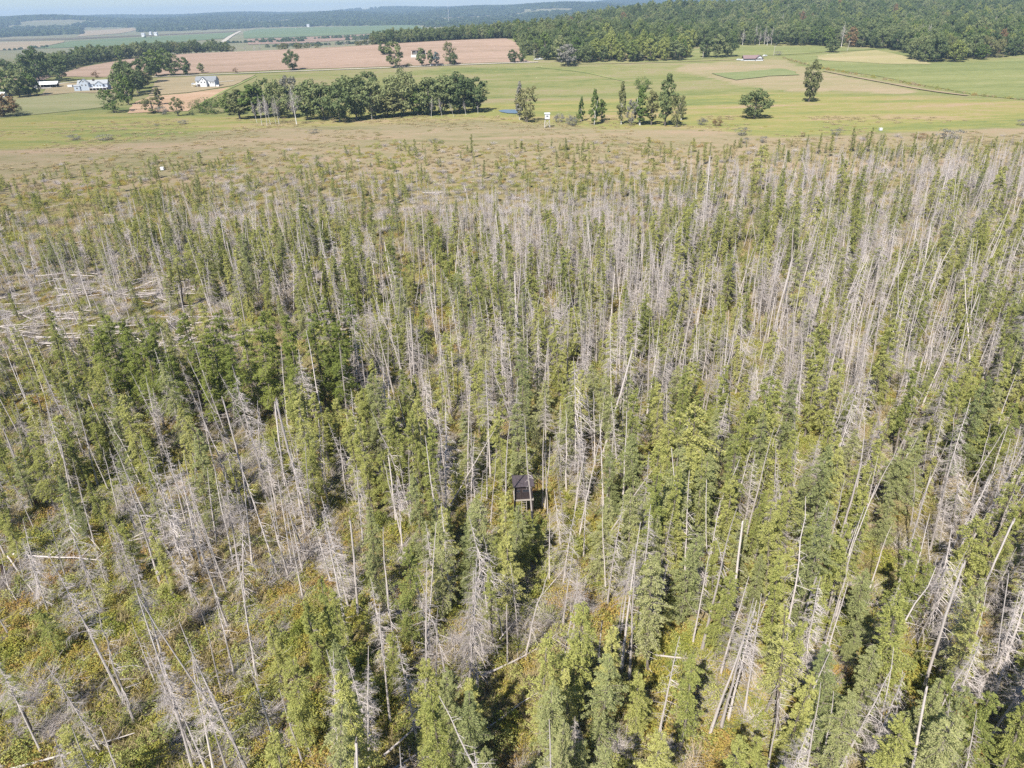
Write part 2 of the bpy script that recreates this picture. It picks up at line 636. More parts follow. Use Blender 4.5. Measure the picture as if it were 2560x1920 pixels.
PINK = grass_mat("cut_hay_stubble", [(0, (0.165, 0.137, 0.096)), (0.3, (0.215, 0.16, 0.124)), (0.6, (0.258, 0.19, 0.152)), (1, (0.294, 0.228, 0.18))], streak=(.004, .03), seed=6, fine=.5, rot=-.08)
BAREF = grass_mat("bare_tan_soil", [(0, (0.211, 0.169, 0.099)), (0.5, (0.296, 0.204, 0.141)), (1, (0.352, 0.26, 0.19))], streak=(.01, .04), seed=7, fine=.25)
LAWN = grass_mat("pale_mown_grass", [(0, (0.127, 0.141, 0.07)), (0.5, (0.169, 0.172, 0.092)), (1, (0.204, 0.19, 0.116))], streak=(.006, .03), seed=8, fine=.15, rot=-.15)
LAWNTAN = grass_mat("tan_lawn", [(0, (0.176, 0.158, 0.099)), (0.5, (0.225, 0.187, 0.123)), (1, (0.268, 0.218, 0.141))], streak=(.01, .04), seed=9, fine=.15)
CROP = grass_mat("green_crop_leaves", [(0, (.105, .128, .06)), (.5, (.14, .162, .077)), (1, (.19, .19, .10))], streak=(.02, .05), seed=10, fine=.35)
FIELDG = grass_mat("yellow_green_field", [(0, (0.095, 0.116, 0.051)), (0.4, (0.127, 0.144, 0.06)), (0.7, (0.158, 0.169, 0.074)), (1, (0.198, 0.187, 0.102))], streak=(.003, .028), seed=11, fine=.5, rot=.06)
DRYTOP = grass_mat("dry_blond_grass", [(0, (0.17, 0.163, 0.078)), (0.5, (0.224, 0.204, 0.109)), (1, (0.272, 0.224, 0.143))], streak=(.006, .03), seed=12, fine=.2)
BROWNF = grass_mat("brown_fallow", [(0, (0.15, 0.143, 0.075)), (0.4, (0.194, 0.168, 0.105)), (0.7, (0.224, 0.176, 0.123)), (1, (0.247, 0.202, 0.135))], streak=(.005, .03), seed=13, fine=.25)
TRACK = grass_mat("pale_gravel_track", [(0, (0.258, 0.238, 0.197)), (0.5, (0.34, 0.313, 0.272)), (1, (0.408, 0.381, 0.34))], streak=(.05, .1), seed=14, fine=.2)
VGREEN = grass_mat("valley_green_crop", [(0, (0.073, 0.111, 0.061)), (0.5, (0.098, 0.134, 0.076)), (1, (0.122, 0.15, 0.086))], streak=(.001, .01), seed=15, fine=.05)
VTAN = grass_mat("valley_tan_stubble", [(0, (0.184, 0.159, 0.111)), (0.5, (0.233, 0.19, 0.134)), (1, (0.269, 0.22, 0.159))], streak=(.001, .01), seed=16, fine=.05)
VPINK = grass_mat("valley_pink_soil", [(0, (0.16, 0.122, 0.095)), (0.5, (0.21, 0.15, 0.122)), (1, (0.235, 0.178, 0.14))], streak=(.001, .01), seed=17, fine=.05)
VDARK = grass_mat("valley_dark_soil", [(0, (0.077, 0.071, 0.054)), (0.5, (0.107, 0.095, 0.071)), (1, (0.137, 0.119, 0.089))], streak=(.001, .01), seed=18, fine=.05)

GSTRIP = grass_mat("rank_grass_strip", [(0, (.11, .14, .055)), (.5, (.16, .19, .075)), (1, (.24, .24, .11))], streak=(.03, .05), seed=20)
D = lambda px, dist: ('d', px, dist)
sheet("hay_field", [(-60, 200), (60, 188), (150, 192), (288, 193), (408, 188), (552, 182), (720, 175), (860, 170), (1000, 166), (1215, 157), (1330, 155),
                    D(1312, 735), D(1290, 860), D(1262, 985), D(1120, 990), D(960, 1003), D(800, 1062), D(640, 1104), D(480, 1130), D(320, 1060), D(170, 930), D(60, 800)], PINK, jag=4)
sheet("lawn", [(70, 245), (190, 232), (300, 236), (262, 268), (40, 292), (-60, 300), (-60, 262)], LAWN, 8, jag=2)
sheet("lawn", [(130, 210), (288, 204), (330, 204), (330, 236), (190, 232), (100, 240)], LAWNTAN, 8, off=.2, jag=2)
sheet("lawn", [(395, 197), (486, 193), (552, 190), (640, 187), (585, 214), (470, 232), (372, 240)], LAWNTAN, 8, off=.2, jag=2)
sheet("bare_field", [(372, 242), (470, 234), (585, 217), (540, 243), (470, 278), (400, 280), (318, 284), (330, 262)], BAREF, 8, jag=3)
sheet("crop_field", [(1778, 184), (1870, 180), (1950, 172), (1990, 180), (2000, 188), (1920, 191), (1840, 201)], CROP, 6, off=.3, jag=3)
sheet("grain_field", [(1955, 143), (2100, 132), (2310, 160), (2420, 160), (2560, 144), (2760, 132), (2760, 262), (2560, 250), (2440, 238), (2200, 192), (2040, 168)], FIELDG, 12, jag=3)
sheet("grain_field", [(1715, 150), D(1715, 830), D(1860, 895), D(2000, 905), D(2188, 880), (2192, 124), (2060, 131), (1950, 138), (1860, 140)], FIELDG, 12, jag=3)
sheet("dry_field", [(2040, 140), (2190, 126), (2300, 150), (2330, 162), (2200, 160), (2060, 152)], DRYTOP, 12, off=.3, jag=5)
# valley floor
sheet("valley_field", [(-80, 132), (-60, 108), (160, 102), (160, 106), (80, 122), (-20, 128)], VTAN, 60, off=.3)
sheet("valley_field", [(90, 122), (175, 104), (590, 81), (560, 96), (470, 104), (250, 117)], VGREEN, 60, off=.3)
sheet("valley_field", [(608, 80), (640, 73), (1040, 62), (1060, 72), (960, 82), (860, 88), (700, 94), (610, 96)], VGREEN, 60, off=.3)
sheet("valley_field", [(620, 98), (700, 96), (860, 90), (930, 86), (930, 96), (760, 108), (620, 112)], VPINK, 60, off=.4)
sheet("valley_field", [(-80, 104), (-60, 100), (180, 95), (600, 77), (604, 79), (160, 100)], VDARK, 60, off=.4)
sheet("valley_field", [(190, 92), (215, 78), (330, 70), (345, 74), (300, 84)], VTAN, 60, off=.4)
sheet("valley_field", [(618, 57), (720, 53), (725, 56), (640, 60)], VTAN, 60, off=.4)


# ------------------------------------------------------------------ roads, tracks
def strip(name, pts, width, mat, off=.3, world=None, wpx=None):
    W = world if world is not None else world_poly(pts)
    P = []
    for i in range(len(W) - 1):
        a = np.array(W[i])
        b = np.array(W[i + 1])
        n = max(1, int(np.linalg.norm(b - a) / 8))
        for k in range(n):
            P.append(a + (b - a) * k / n)
    P.append(np.array(W[-1]))
    P = np.array(P)
    for _ in range(3):
        P[1:-1] = (P[:-2] + 2 * P[1:-1] + P[2:]) / 4
    T = np.gradient(P, axis=0)
    T /= np.linalg.norm(T, axis=1)[:, None]
    N = np.stack([-T[:, 1], T[:, 0]], 1)
    L = P + N * width / 2
    Rr = P - N * width / 2
    n = len(P)
    XY = np.concatenate([L, Rr])
    z = terrain(XY[:, 0], XY[:, 1]) + off
    i = np.arange(n - 1)
    Fq_ = np.stack([i, i + n, i + n + 1, i + 1], 1)
    return link(name, mesh_from(name, np.column_stack([XY, z]), Fq_, mat), kind="structure")


strip("gravel_road", [(120, 222), (150, 208), (288, 199), (408, 192), (486, 189), (552, 186), (720, 179), (860, 174), (1000, 169), (1215, 160), (1345, 156)], 4.5, TRACK, .45)
strip("field_track", [(1400, 161), (1560, 159), (1720, 154), (1850, 149)], 3, DRYTOP, .4)
strip("driveway", [(288, 214), (330, 211)], 4, TRACK, .5)
strip("driveway", [(548, 206), (585, 203)], 4, TRACK, .5)
strip("driveway", [(120, 222), (104, 222), (95, 214)], 7, TRACK, .5)
strip("farm_road", [(553, 108), (575, 92), (602, 78)], 14, TRACK, 1.2)
strip("field_track", [(2060, 178), (2200, 205), (2330, 229), (2420, 240)], 4, BROWNF, .5)
strip("field_track", [(1340, 168), (1460, 180), (1560, 203)], 2.5, GSTRIP, .3)
strip("field_track", [(640, 190), (560, 228), (480, 272)], 2.5, GSTRIP, .3)

# pond
mt, t, out = new_mat("pond_water")
p = t.nodes.new("ShaderNodeBsdfPrincipled")
p.inputs['Base Color'].default_value = (.10, .13, .16, 1)
p.inputs['Roughness'].default_value = .2
p.inputs['Specular IOR Level'].default_value = .6
b = t.nodes.new("ShaderNodeBump")
b.inputs['Strength'].default_value = .08
ge = t.nodes.new("ShaderNodeNewGeometry")
t.links.new(noise_n(t, ge.outputs['Position'], 1.5, 3), b.inputs['Height'])
t.links.new(b.outputs[0], p.inputs['Normal'])
t.links.new(p.outputs[0], out.inputs[0])
W = [at(*q) for q in [(1246, 277), (1262, 275), (1285, 275), (1300, 277), (1298, 282), (1290, 285), (1268, 284), (1252, 281)]]
zz = min(tz(*q) for q in W) + .35
from_v = np.array([[q[0], q[1], zz] for q in W])
pm = bpy.data.meshes.new("pond_water")
pm.from_pydata([tuple(v) for v in from_v], [], [tuple(range(8))])
pm.materials.append(mt)
if pm.polygons[0].normal.z < 0:
    pm.flip_normals()
link("pond_water", pm, kind="structure")


# ------------------------------------------------------------------ tree prototypes
def unit_perp(a):
    return np.array([math.cos(a), math.sin(a), 0.0])


def dead_parts(seed, h, nbr=70, lmax=1.5, low=.12, top=1.0, twig=3, droop=.25, bend=.35, broken=False, fork=False, curve=.0, rad=.108, fuzz=1.0):
    """a bare dead conifer: trunk Geo and branches Geo"""
    rg = np.random.default_rng(seed)
    tk, br = Geo(), Geo()
    n = 9
    zz = np.linspace(0, h, n)
    ph = rg.uniform(0, 6.28)
    bx = np.cumsum(rg.normal(0, bend * .12, n)) * (zz / h)
    by = np.cumsum(rg.normal(0, bend * .12, n)) * (zz / h)
    bx += curve * (zz / h) ** 2
    P = np.stack([bx, by, zz], 1)
    rr = rad * (1 - .82 * (zz / h)) * (h / 13) ** .7
    if broken:
        rr = rad * (1 - .35 * (zz / h))
    rr[0] *= 1.45
    rr[1] *= 1.1
    P[0, 2] = -.6
    tk.tube(P, rr, 7, 0)
    if broken:
        tk.leaves(P[-1:] + rg.normal(0, .05, (5, 3)), .5, .12, rg, 0, dirs=np.tile([0, 0, 1.0], (5, 1)), spread=.2)
    if fork:
        k = 4
        Q = [P[k]]
        dv = unit_perp(ph)
        for i in range(5):
            Q.append(P[min(n - 1, k + i)] + dv * (.35 * (i + 1)) ** .8 + np.array([0, 0, .8 * (i + 1) * h / 26]))
        tk.tube(np.array(Q), np.linspace(rr[k] * .8, .03, 6), 6, 0)
    for i in range(nbr):
        tt = low + (top - low) * ((i + rg.uniform(0, 1)) / nbr)
        z = tt * h
        base = np.array([np.interp(z, zz, bx), np.interp(z, zz, by), z])
        a = rg.uniform(0, 6.283)
        prof = min(1, (1.02 - tt) * 2.2) * (.55 + .45 * math.sin(tt * 3.0))
        L = lmax * prof * rg.uniform(.35, 1.15) * (1.35 if rg.random() < .08 else 1)
        if L < .12:
            continue
        d0 = unit_perp(a)
        s = np.linspace(0, 1, 4)
        sag = -droop * L * s ** 1.6 + rg.uniform(-.1, .22) * L * s
        w2 = np.cross(d0, [0, 0, 1]) * rg.normal(0, .13) * L
        Q = base + d0 * L * s[:, None] + np.outer(sag, [0, 0, 1]) + np.outer(s ** 2, w2)
        r0 = (.012 + .012 * L) * rg.uniform(.8, 1.2)
        br.tube(Q, np.linspace(r0, r0 * .3, 4), 3, 1)
        nt_ = int(twig * (0.4 + L) * fuzz + rg.random())
        for _ in range(nt_):
            q = rg.uniform(.25, 1)
            c = np.array([np.interp(q, s, Q[:, k]) for k in range(3)])
            dd = d0 * rg.uniform(.2, 1) + np.cross(d0, [0, 0, 1]) * rg.choice([-1, 1]) * rg.uniform(.4, 1.1) + np.array([0, 0, rg.normal(-.25, .35)])
            dd /= np.linalg.norm(dd)
            l = L * rg.uniform(.18, .5) * (1.1 - q * .4) + .08
            e = c + dd * l + np.array([0, 0, -.12 * l])
            br.tube(np.array([c, e]), np.array([.008, .003]), 3, 1)
    return tk, br


def conifer_parts(seed, h, R=1.4, nbr=95, low=.22, dens=1.0, leafL=.17, leafW=.050, droop=.28, irr=.35, shape=.75, bare=14, layered=0):
    rg = np.random.default_rng(seed)
    tk, cr = Geo(), Geo()
    n = 8
    zz = np.linspace(0, h, n)
    bx = np.cumsum(rg.normal(0, .05, n))
    by = np.cumsum(rg.normal(0, .05, n))
    P = np.stack([bx, by, zz], 1)
    P[0, 2] = -.5
    tk.tube(P, .12 * (h / 12) * (1 - .85 * zz / h) + .012, 6, 0)
    cx = rg.uniform(0, 6.28, 4)
    lay = np.sort(rg.uniform(low, .97, max(layered, 1)))
    for i in range(nbr):
        tt = low + (1 - low) * ((i + rg.uniform(0, 1)) / nbr) ** .93
        if layered:
            tt = float(np.clip(lay[rg.integers(layered)] + rg.normal(0, .012), low, .995))
        z = tt * h
        a = rg.uniform(0, 6.283)
        u = (tt - low) / (1 - low)
        prof = (1 - u) ** shape * min(1, .45 + u * 3.2)
        mod = 1 + irr * (math.sin(a * 2 + cx[0] + z * .7) * .6 + math.sin(a + cx[1] - z * 1.3) * .6)
        L = max(.16, R * prof * mod * rg.uniform(.6, 1.12)) + .08
        d0 = unit_perp(a)
        side = np.cross(d0, [0, 0, 1])
        s = np.linspace(0, 1, 4)
        rise = rg.uniform(.0, .25) + .5 * u
        Zs = L * (rise * s - (droop + .25) * s ** 2)
        base = np.array([np.interp(z, zz, bx), np.interp(z, zz, by), z])
        Q = base + d0 * L * s[:, None] + np.outer(Zs, [0, 0, 1])
        if rg.random() < .6:
            cr.tube(Q, np.linspace(.012 + .01 * L, .005, 4), 3, 1)
        m_ = int((22 + 82 * L) * dens)
        q = rg.uniform(.12, 1.05, m_) ** .8
        C = np.stack([np.interp(q, s, Q[:, k]) for k in range(3)], 1)
        lat = rg.uniform(-1, 1, m_) * (.38 * L * (1.08 - q) + .06)
        C = C + side * lat[:, None] + np.array([0, 0, 1]) * (rg.normal(0, .05, m_) - .10 * np.abs(lat))[:, None]
        dirs = d0[None] * .8 + side[None] * np.sign(lat)[:, None] * .7 + np.array([0, 0, -.15])
        cr.leaves(C, leafL, leafW, rg, 0, dirs=dirs, spread=.38)
    for i in range(bare):
        z = rg.uniform(.04, low + .08) * h
        a = rg.uniform(0, 6.283)
        L = rg.uniform(.3, 1.0)
        d0 = unit_perp(a)
        b0 = np.array([np.interp(z, zz, bx), np.interp(z, zz, by), z])
        cr.tube(np.array([b0, b0 + d0 * L + [0, 0, -.2 * L]]), np.array([.018, .006]), 3, 2)
    return tk, cr


def broad_parts(seed, h=15., Wd=12., clumps=55, per=62, leaf=.78, low=.08, trunks=1, tall=False, sparse=0.0, bark=0):
    rg = np.random.default_rng(seed)
    tk, cr = Geo(), Geo()
    cz = h * (low + 1) / 2
    hz = h * (1 - low) / 2
    for k in range(trunks):
        off = rg.normal(0, .5, 2) * (trunks > 1)
        le = rg.normal(0, .8 if trunks > 1 else .3, 2)
        zz = np.linspace(-.5, h * .72, 7)
        u = np.linspace(0, 1, 7)
        P = np.stack([off[0] + le[0] * u * 1.5, off[1] + le[1] * u * 1.5, zz], 1)
        r0 = .32 * (h / 15) / (trunks ** .4)
        tk.tube(P, r0 * (1 - .75 * u) + .02, 7, 0)
        for i in range(5 if trunks == 1 else 2):
            a = rg.uniform(0, 6.28)
            j = rg.integers(2, 5)
            b0 = P[j]
            e = b0 + unit_perp(a) * Wd * .33 + np.array([0, 0, h * rg.uniform(.08, .25)])
            mid = (b0 + e) / 2 + np.array([0, 0, .4])
            tk.tube(np.array([b0, mid, e]), np.array([r0 * .45, r0 * .3, .03]), 5, 0)
    lobes = []
    ph = rg.uniform(0, 6.28, 5)
    for i in range(clumps):
        v = rg.normal(size=3)
        v /= np.linalg.norm(v)
        rad = rg.uniform(.45, 1.0) ** .5
        a = math.atan2(v[1], v[0])
        mod = 1 + .16 * math.sin(2 * a + ph[0]) + .14 * math.sin(3 * a + ph[1] + 3 * v[2]) + .1 * math.sin(5 * a + ph[2])
        wd = Wd / 2 * mod
        if tall:
            wd *= (.65 + .35 * math.sin((v[2] + 1) * 1.5 + .6))
        if v[2] < -.4:
            wd *= .85
        c = np.array([v[0] * wd * rad, v[1] * wd * rad, cz + v[2] * hz * rad * (1 if v[2] > 0 else .95)])
        cs = rg.uniform(.7, 1.35) * (Wd / 12) ** .6 * 1.5
        m_ = int(.85 * per * rg.uniform(.6, 1.3) * (1 - sparse))
        d = rg.normal(size=(m_, 3))
        d /= np.linalg.norm(d, axis=1)[:, None]
        pts = c + d * (rg.uniform(.3, 1, m_) ** .5)[:, None] * np.array([cs, cs, cs * .72])
        # leaves face outwards from the clump, tilted up
        n_ = d + np.array([0, 0, .35]) + rg.normal(0, .35, (m_, 3))
        n_ /= np.linalg.norm(n_, axis=1)[:, None]
        r = rg.normal(size=(m_, 3))
        u_ = np.cross(n_, r)
        u_ /= np.linalg.norm(u_, axis=1)[:, None]
        w_ = np.cross(n_, u_)
        l = (leaf * rg.uniform(.6, 1.25, m_) * .5)[:, None]
        cr.quads(np.stack([pts - u_ * l, pts + w_ * l * .7, pts + u_ * l, pts - w_ * l * .7], 1), 0)
    return tk, cr


def proto(name, tk, cr, mt_t, mt_c):
    """trunk mesh, crown mesh and the two joined in one (for the masses)"""
    a = tk.mesh(name + "_trunk", mt_t)
    b = cr.mesh(name + "_crown", mt_c)
    j = Geo()
    j.cat(tk, 0)
    j.cat(cr, len(mt_t))
    c = j.mesh(name + "_whole", mt_t + mt_c)
    return a, b, c


DT = [DEADWOOD]
DC = [DEADWOOD, TWIG]
dead_specs = [
    ("slim bare", dict(h=13, nbr=60, lmax=1.1, twig=3)),
    ("twiggy", dict(h=13.5, nbr=105, lmax=1.3, twig=6, fuzz=1.5)),
    ("sparse-branched", dict(h=12.5, nbr=30, lmax=1.2, twig=2)),
    ("bushy bare", dict(h=11.5, nbr=115, lmax=1.25, twig=7, droop=.4, fuzz=1.6)),
    ("broken-topped", dict(h=9.0, nbr=22, lmax=1.0, twig=2, broken=True, rad=.13)),
    ("drooping-branched", dict(h=12, nbr=80, lmax=1.8, twig=5, droop=.75, fuzz=1.3)),
    ("forked", dict(h=13, nbr=60, lmax=1.3, twig=4, fork=True)),
    ("crooked", dict(h=12, nbr=50, lmax=1.3, twig=4, bend=1.1, curve=1.1)),
    ("pole-like", dict(h=13, nbr=34, lmax=.7, twig=1, low=.45)),
    ("feathery-topped", dict(h=13, nbr=100, lmax=1.35, twig=7, low=.5, fuzz=1.8)),
]
DEAD = []
for i, (ad, k) in enumerate(dead_specs):
    tk, br = dead_parts(100 + i, **k)
    DEAD.append((ad, k['h'], proto("dead_%d" % i, tk, br, DT, DC)))

CC = [NEEDLE, BARK, TWIG]
CC2 = [NEEDLE2, BARK, TWIG]
con_specs = [
    ("narrow dark green", dict(h=12, R=1.2, nbr=110, low=.15, shape=.5), CC),
    ("shaggy green", dict(h=12.5, R=1.55, nbr=120, low=.15, irr=.45, shape=.45), CC),
    ("slender green", dict(h=11, R=1.05, nbr=95, low=.25, shape=.45, irr=.5), CC),
    ("pale feathery", dict(h=12, R=1.75, nbr=125, low=.1, leafL=.18, leafW=.048, dens=1.0, irr=.4, shape=.5), CC2),
    ("wide pale layered", dict(h=14, R=2.6, nbr=130, low=.12, leafL=.19, leafW=.052, dens=.95, shape=.6, layered=17, droop=.1), CC2),
    ("ragged half-bare", dict(h=12, R=1.3, nbr=60, low=.4, dens=.7, irr=.6, bare=40), CC),
    ("young bushy", dict(h=6, R=1.7, nbr=70, low=.03, leafL=.17, shape=.55, bare=0), CC),
    ("leaning-crowned olive", dict(h=11, R=1.4, nbr=100, low=.2, dens=.9, irr=.6, shape=.4), CC2),
]
CONI = []
for i, (ad, k, mats) in enumerate(con_specs):
    tk, cr = conifer_parts(200 + i, **k)
    CONI.append((ad, k['h'], proto("conifer_%d" % i, tk, cr, [BARK], mats)))

BR = {}
for i, (nm, k, mat) in enumerate([
    ("oak", dict(h=14.5, Wd=12.5, clumps=82), LEAFDARK),
    ("oak2", dict(h=14.5, Wd=11, clumps=70), LEAFDARK),
    ("oak3", dict(h=14.5, Wd=11, clumps=62), LEAFDARK),
    ("round", dict(h=14.5, Wd=10, clumps=66, low=.04), LEAFMID),
    ("tall", dict(h=17.5, Wd=7, clumps=60, tall=True, low=.08), LEAFMID),
    ("loose", dict(h=14, Wd=12, clumps=44, sparse=.15, trunks=3, low=.03), LEAFOLIVE),
    ("poplar", dict(h=18, Wd=7, clumps=64, tall=True, trunks=2, low=.03, per=66), LEAFOLIVE),
    ("rusty", dict(h=14, Wd=10, clumps=60, low=.05), LEAFRUST),
    ("light", dict(h=14.5, Wd=11, clumps=64, low=.05), LEAFLIGHT),
    ("bush", dict(h=6, Wd=9, clumps=30, low=-.05, leaf=.45), LEAFMID),
    ("bush2", dict(h=5, Wd=7, clumps=22, low=-.05, leaf=.4, trunks=3, sparse=.2), LEAFGREY),
]):
    tk, cr = broad_parts(300 + i, **k)
    BR[nm] = (k['h'], k['Wd'], proto("broad_" + nm, tk, cr, [ASPENBARK if nm in ("poplar",) else BARK], [mat]))
# bare deciduous tree with pale limbs
tk, br = dead_parts(350, 15, nbr=90, lmax=3.0, low=.3, twig=8, droop=-.55, fuzz=1.6, rad=.2)
BR["bare"] = (15, 6, proto("broad_bare", tk, br, [ASPENBARK], [DEADWOOD, TWIG]))


# ------------------------------------------------------------------ instanced masses
def mass(name, protos, P, sc, rot, idx, label=None, cat=None):
    """one object that repeats the given meshes on its points"""
    me = bpy.data.meshes.new(name)
    n = len(P)
    me.vertices.add(n)
    me.vertices.foreach_set("co", np.asarray(P, np.float32).reshape(-1))
    for nm, ty, arr, key in (("sc", 'FLOAT_VECTOR', sc, 'vector'), ("rt", 'FLOAT_VECTOR', rot, 'vector')):
        a = me.attributes.new(nm, ty, 'POINT')
        a.data.foreach_set(key, np.asarray(arr, np.float32).reshape(-1))
    a = me.attributes.new("ix", 'INT', 'POINT')
    a.data.foreach_set('value', np.asarray(idx, np.int32))
    o = link(name, me, kind="stuff", label=label)
    ng = bpy.data.node_groups.new(name, 'GeometryNodeTree')
    ng.interface.new_socket("Geometry", in_out='INPUT', socket_type='NodeSocketGeometry')
    ng.interface.new_socket("Geometry", in_out='OUTPUT', socket_type='NodeSocketGeometry')
    gi = ng.nodes.new('NodeGroupInput')
    go = ng.nodes.new('NodeGroupOutput')
    ip = ng.nodes.new('GeometryNodeInstanceOnPoints')
    jn = ng.nodes.new('GeometryNodeJoinGeometry')
    for me_p in reversed(protos):
        ob = bpy.data.objects.new("proto_" + me_p.name, me_p)
        oi = ng.nodes.new('GeometryNodeObjectInfo')
        oi.inputs['Object'].default_value = ob
        oi.inputs['As Instance'].default_value = True
        ng.links.new(oi.outputs['Geometry'], jn.inputs[0])
    m2p = ng.nodes.new('GeometryNodeMeshToPoints')
    ng.links.new(gi.outputs[0], m2p.inputs[0])
    ng.links.new(m2p.outputs[0], ip.inputs['Points'])
    ng.links.new(jn.outputs[0], ip.inputs['Instance'])
    ip.inputs['Pick Instance'].default_value = True

    def attr(nm, ty):
        a_ = ng.nodes.new('GeometryNodeInputNamedAttribute')
        a_.data_type = ty
        a_.inputs['Name'].default_value = nm
        return a_.outputs['Attribute']
    ng.links.new(attr("ix", 'INT'), ip.inputs['Instance Index'])
    e2r = ng.nodes.new('FunctionNodeEulerToRotation')
    ng.links.new(attr("rt", 'FLOAT_VECTOR'), e2r.inputs[0])
    ng.links.new(e2r.outputs[0], ip.inputs['Rotation'])
    ng.links.new(attr("sc", 'FLOAT_VECTOR'), ip.inputs['Scale'])
    ng.links.new(ip.outputs[0], go.inputs[0])
    md = o.modifiers.new("scatter", 'NODES')
    md.node_group = ng
    return o


# ------------------------------------------------------------------ swamp: where trees stand
MX = np.array([128, 384, 640, 896, 1152, 1408, 1664, 1920, 2176, 2432.])
MY = np.array([360, 440, 520, 600, 700, 800, 900, 1000, 1150, 1300, 1450, 1600, 1750, 1900.])
LIVE = np.array([[int(c) for c in r.split()] for r in """0 1 0 1 2 1 1 1 3 2
3 4 3 3 2 2 2 1 1 2
5 4 4 4 2 1 2 2 2 3
4 3 4 5 4 3 4 4 3 5
1 1 4 6 6 4 5 3 4 5
1 1 4 7 5 4 4 3 3 5
2 6 7 6 4 4 4 4 3 5
4 4 4 6 5 4 5 5 4 6
4 2 4 5 6 4 7 6 4 5
1 1 2 4 5 4 7 4 3 4
2 1 1 3 6 2 6 4 3 3
2 2 1 2 4 3 3 3 5 3
3 1 2 2 3 5 2 2 7 7
4 2 2 3 6 6 3 5 7 8""".split("\n")], float)
DEADM = np.array([[int(c) for c in r.split()] for r in """0 0 0 0 1 0 0 1 3 3
1 1 3 4 4 4 4 4 6 6
3 4 4 4 7 7 6 5 6 7
3 4 5 4 6 7 7 7 7 5
3 4 4 5 6 8 7 8 8 6
2 2 3 4 6 7 7 8 8 7
2 1 3 4 6 7 7 7 7 7
2 4 4 4 5 6 6 7 8 6
3 6 5 4 4 4 4 7 8 7
2 6 5 4 3 3 4 6 8 8
1 3 5 5 4 3 4 5 6 7
1 3 5 4 5 4 4 5 4 6
1 4 5 4 4 4 5 5 4 4
1 4 4 3 2 2 3 5 4 3""".split("\n")], float)


def sample(M, u, v):
    fx = np.interp(u, MX, np.arange(len(MX)))
    fy = np.interp(v, MY, np.arange(len(MY)))
    x0 = np.clip(fx.astype(int), 0, len(MX) - 2)
    y0 = np.clip(fy.astype(int), 0, len(MY) - 2)
    a = fx - x0
    b = fy - y0
    return (M[y0, x0] * (1 - a) + M[y0, x0 + 1] * a) * (1 - b) + (M[y0 + 1, x0] * (1 - a) + M[y0 + 1, x0 + 1] * a) * b


def wedge(n, y0, y1, rg, margin=14):
    """random points on the ground in front of the camera"""
    Yv = np.sqrt(rg.uniform(y0 ** 2, y1 ** 2, n))
    hw = .80 * Yv + margin
    Xv = rg.uniform(-1, 1, n) * hw
    return Xv, Yv


def nz2(x, y, s, o=0):
    return np.array([noise.noise(Vector((a * s + o, b * s - o, o * .37))) for a, b in zip(x, y)])


def thin(X, Y, dmin):
    """drop points closer than dmin to one kept before"""
    cell = {}
    keep = []
    for i in range(len(X)):
        dm = dmin[i] if hasattr(dmin, '__len__') else dmin
        k = (int(X[i] // 2), int(Y[i] // 2))
        ok = True
        for a in (-1, 0, 1):
            for b in (-1, 0, 1):
                for j in cell.get((k[0] + a, k[1] + b), ()):
                    if (X[i] - X[j]) ** 2 + (Y[i] - Y[j]) ** 2 < dm * dm:
                        ok = False
                        break
        if ok:
            keep.append(i)
            cell.setdefault(k, []).append(i)
    return np.array(keep, int)


CLEAR = []          # (x, y, r): ground kept free for placed things
HUT = at(1309, 1300)
CLEAR.append((HUT[0], HUT[1], 2.4))
for _k in range(1, 7):
    CLEAR.append((HUT[0], HUT[1] - 1.8 * _k, 2.1))


def clear_mask(X, Y):
    m_ = np.ones(len(X), bool)
    for (cx, cy_, r) in CLEAR:
        m_ &= (X - cx) ** 2 + (Y - cy_) ** 2 > r * r
    return m_


trees = []   # dict(kind, x, y, proto index, height, lean(x,y), rotz)
rg = np.random.default_rng(11)

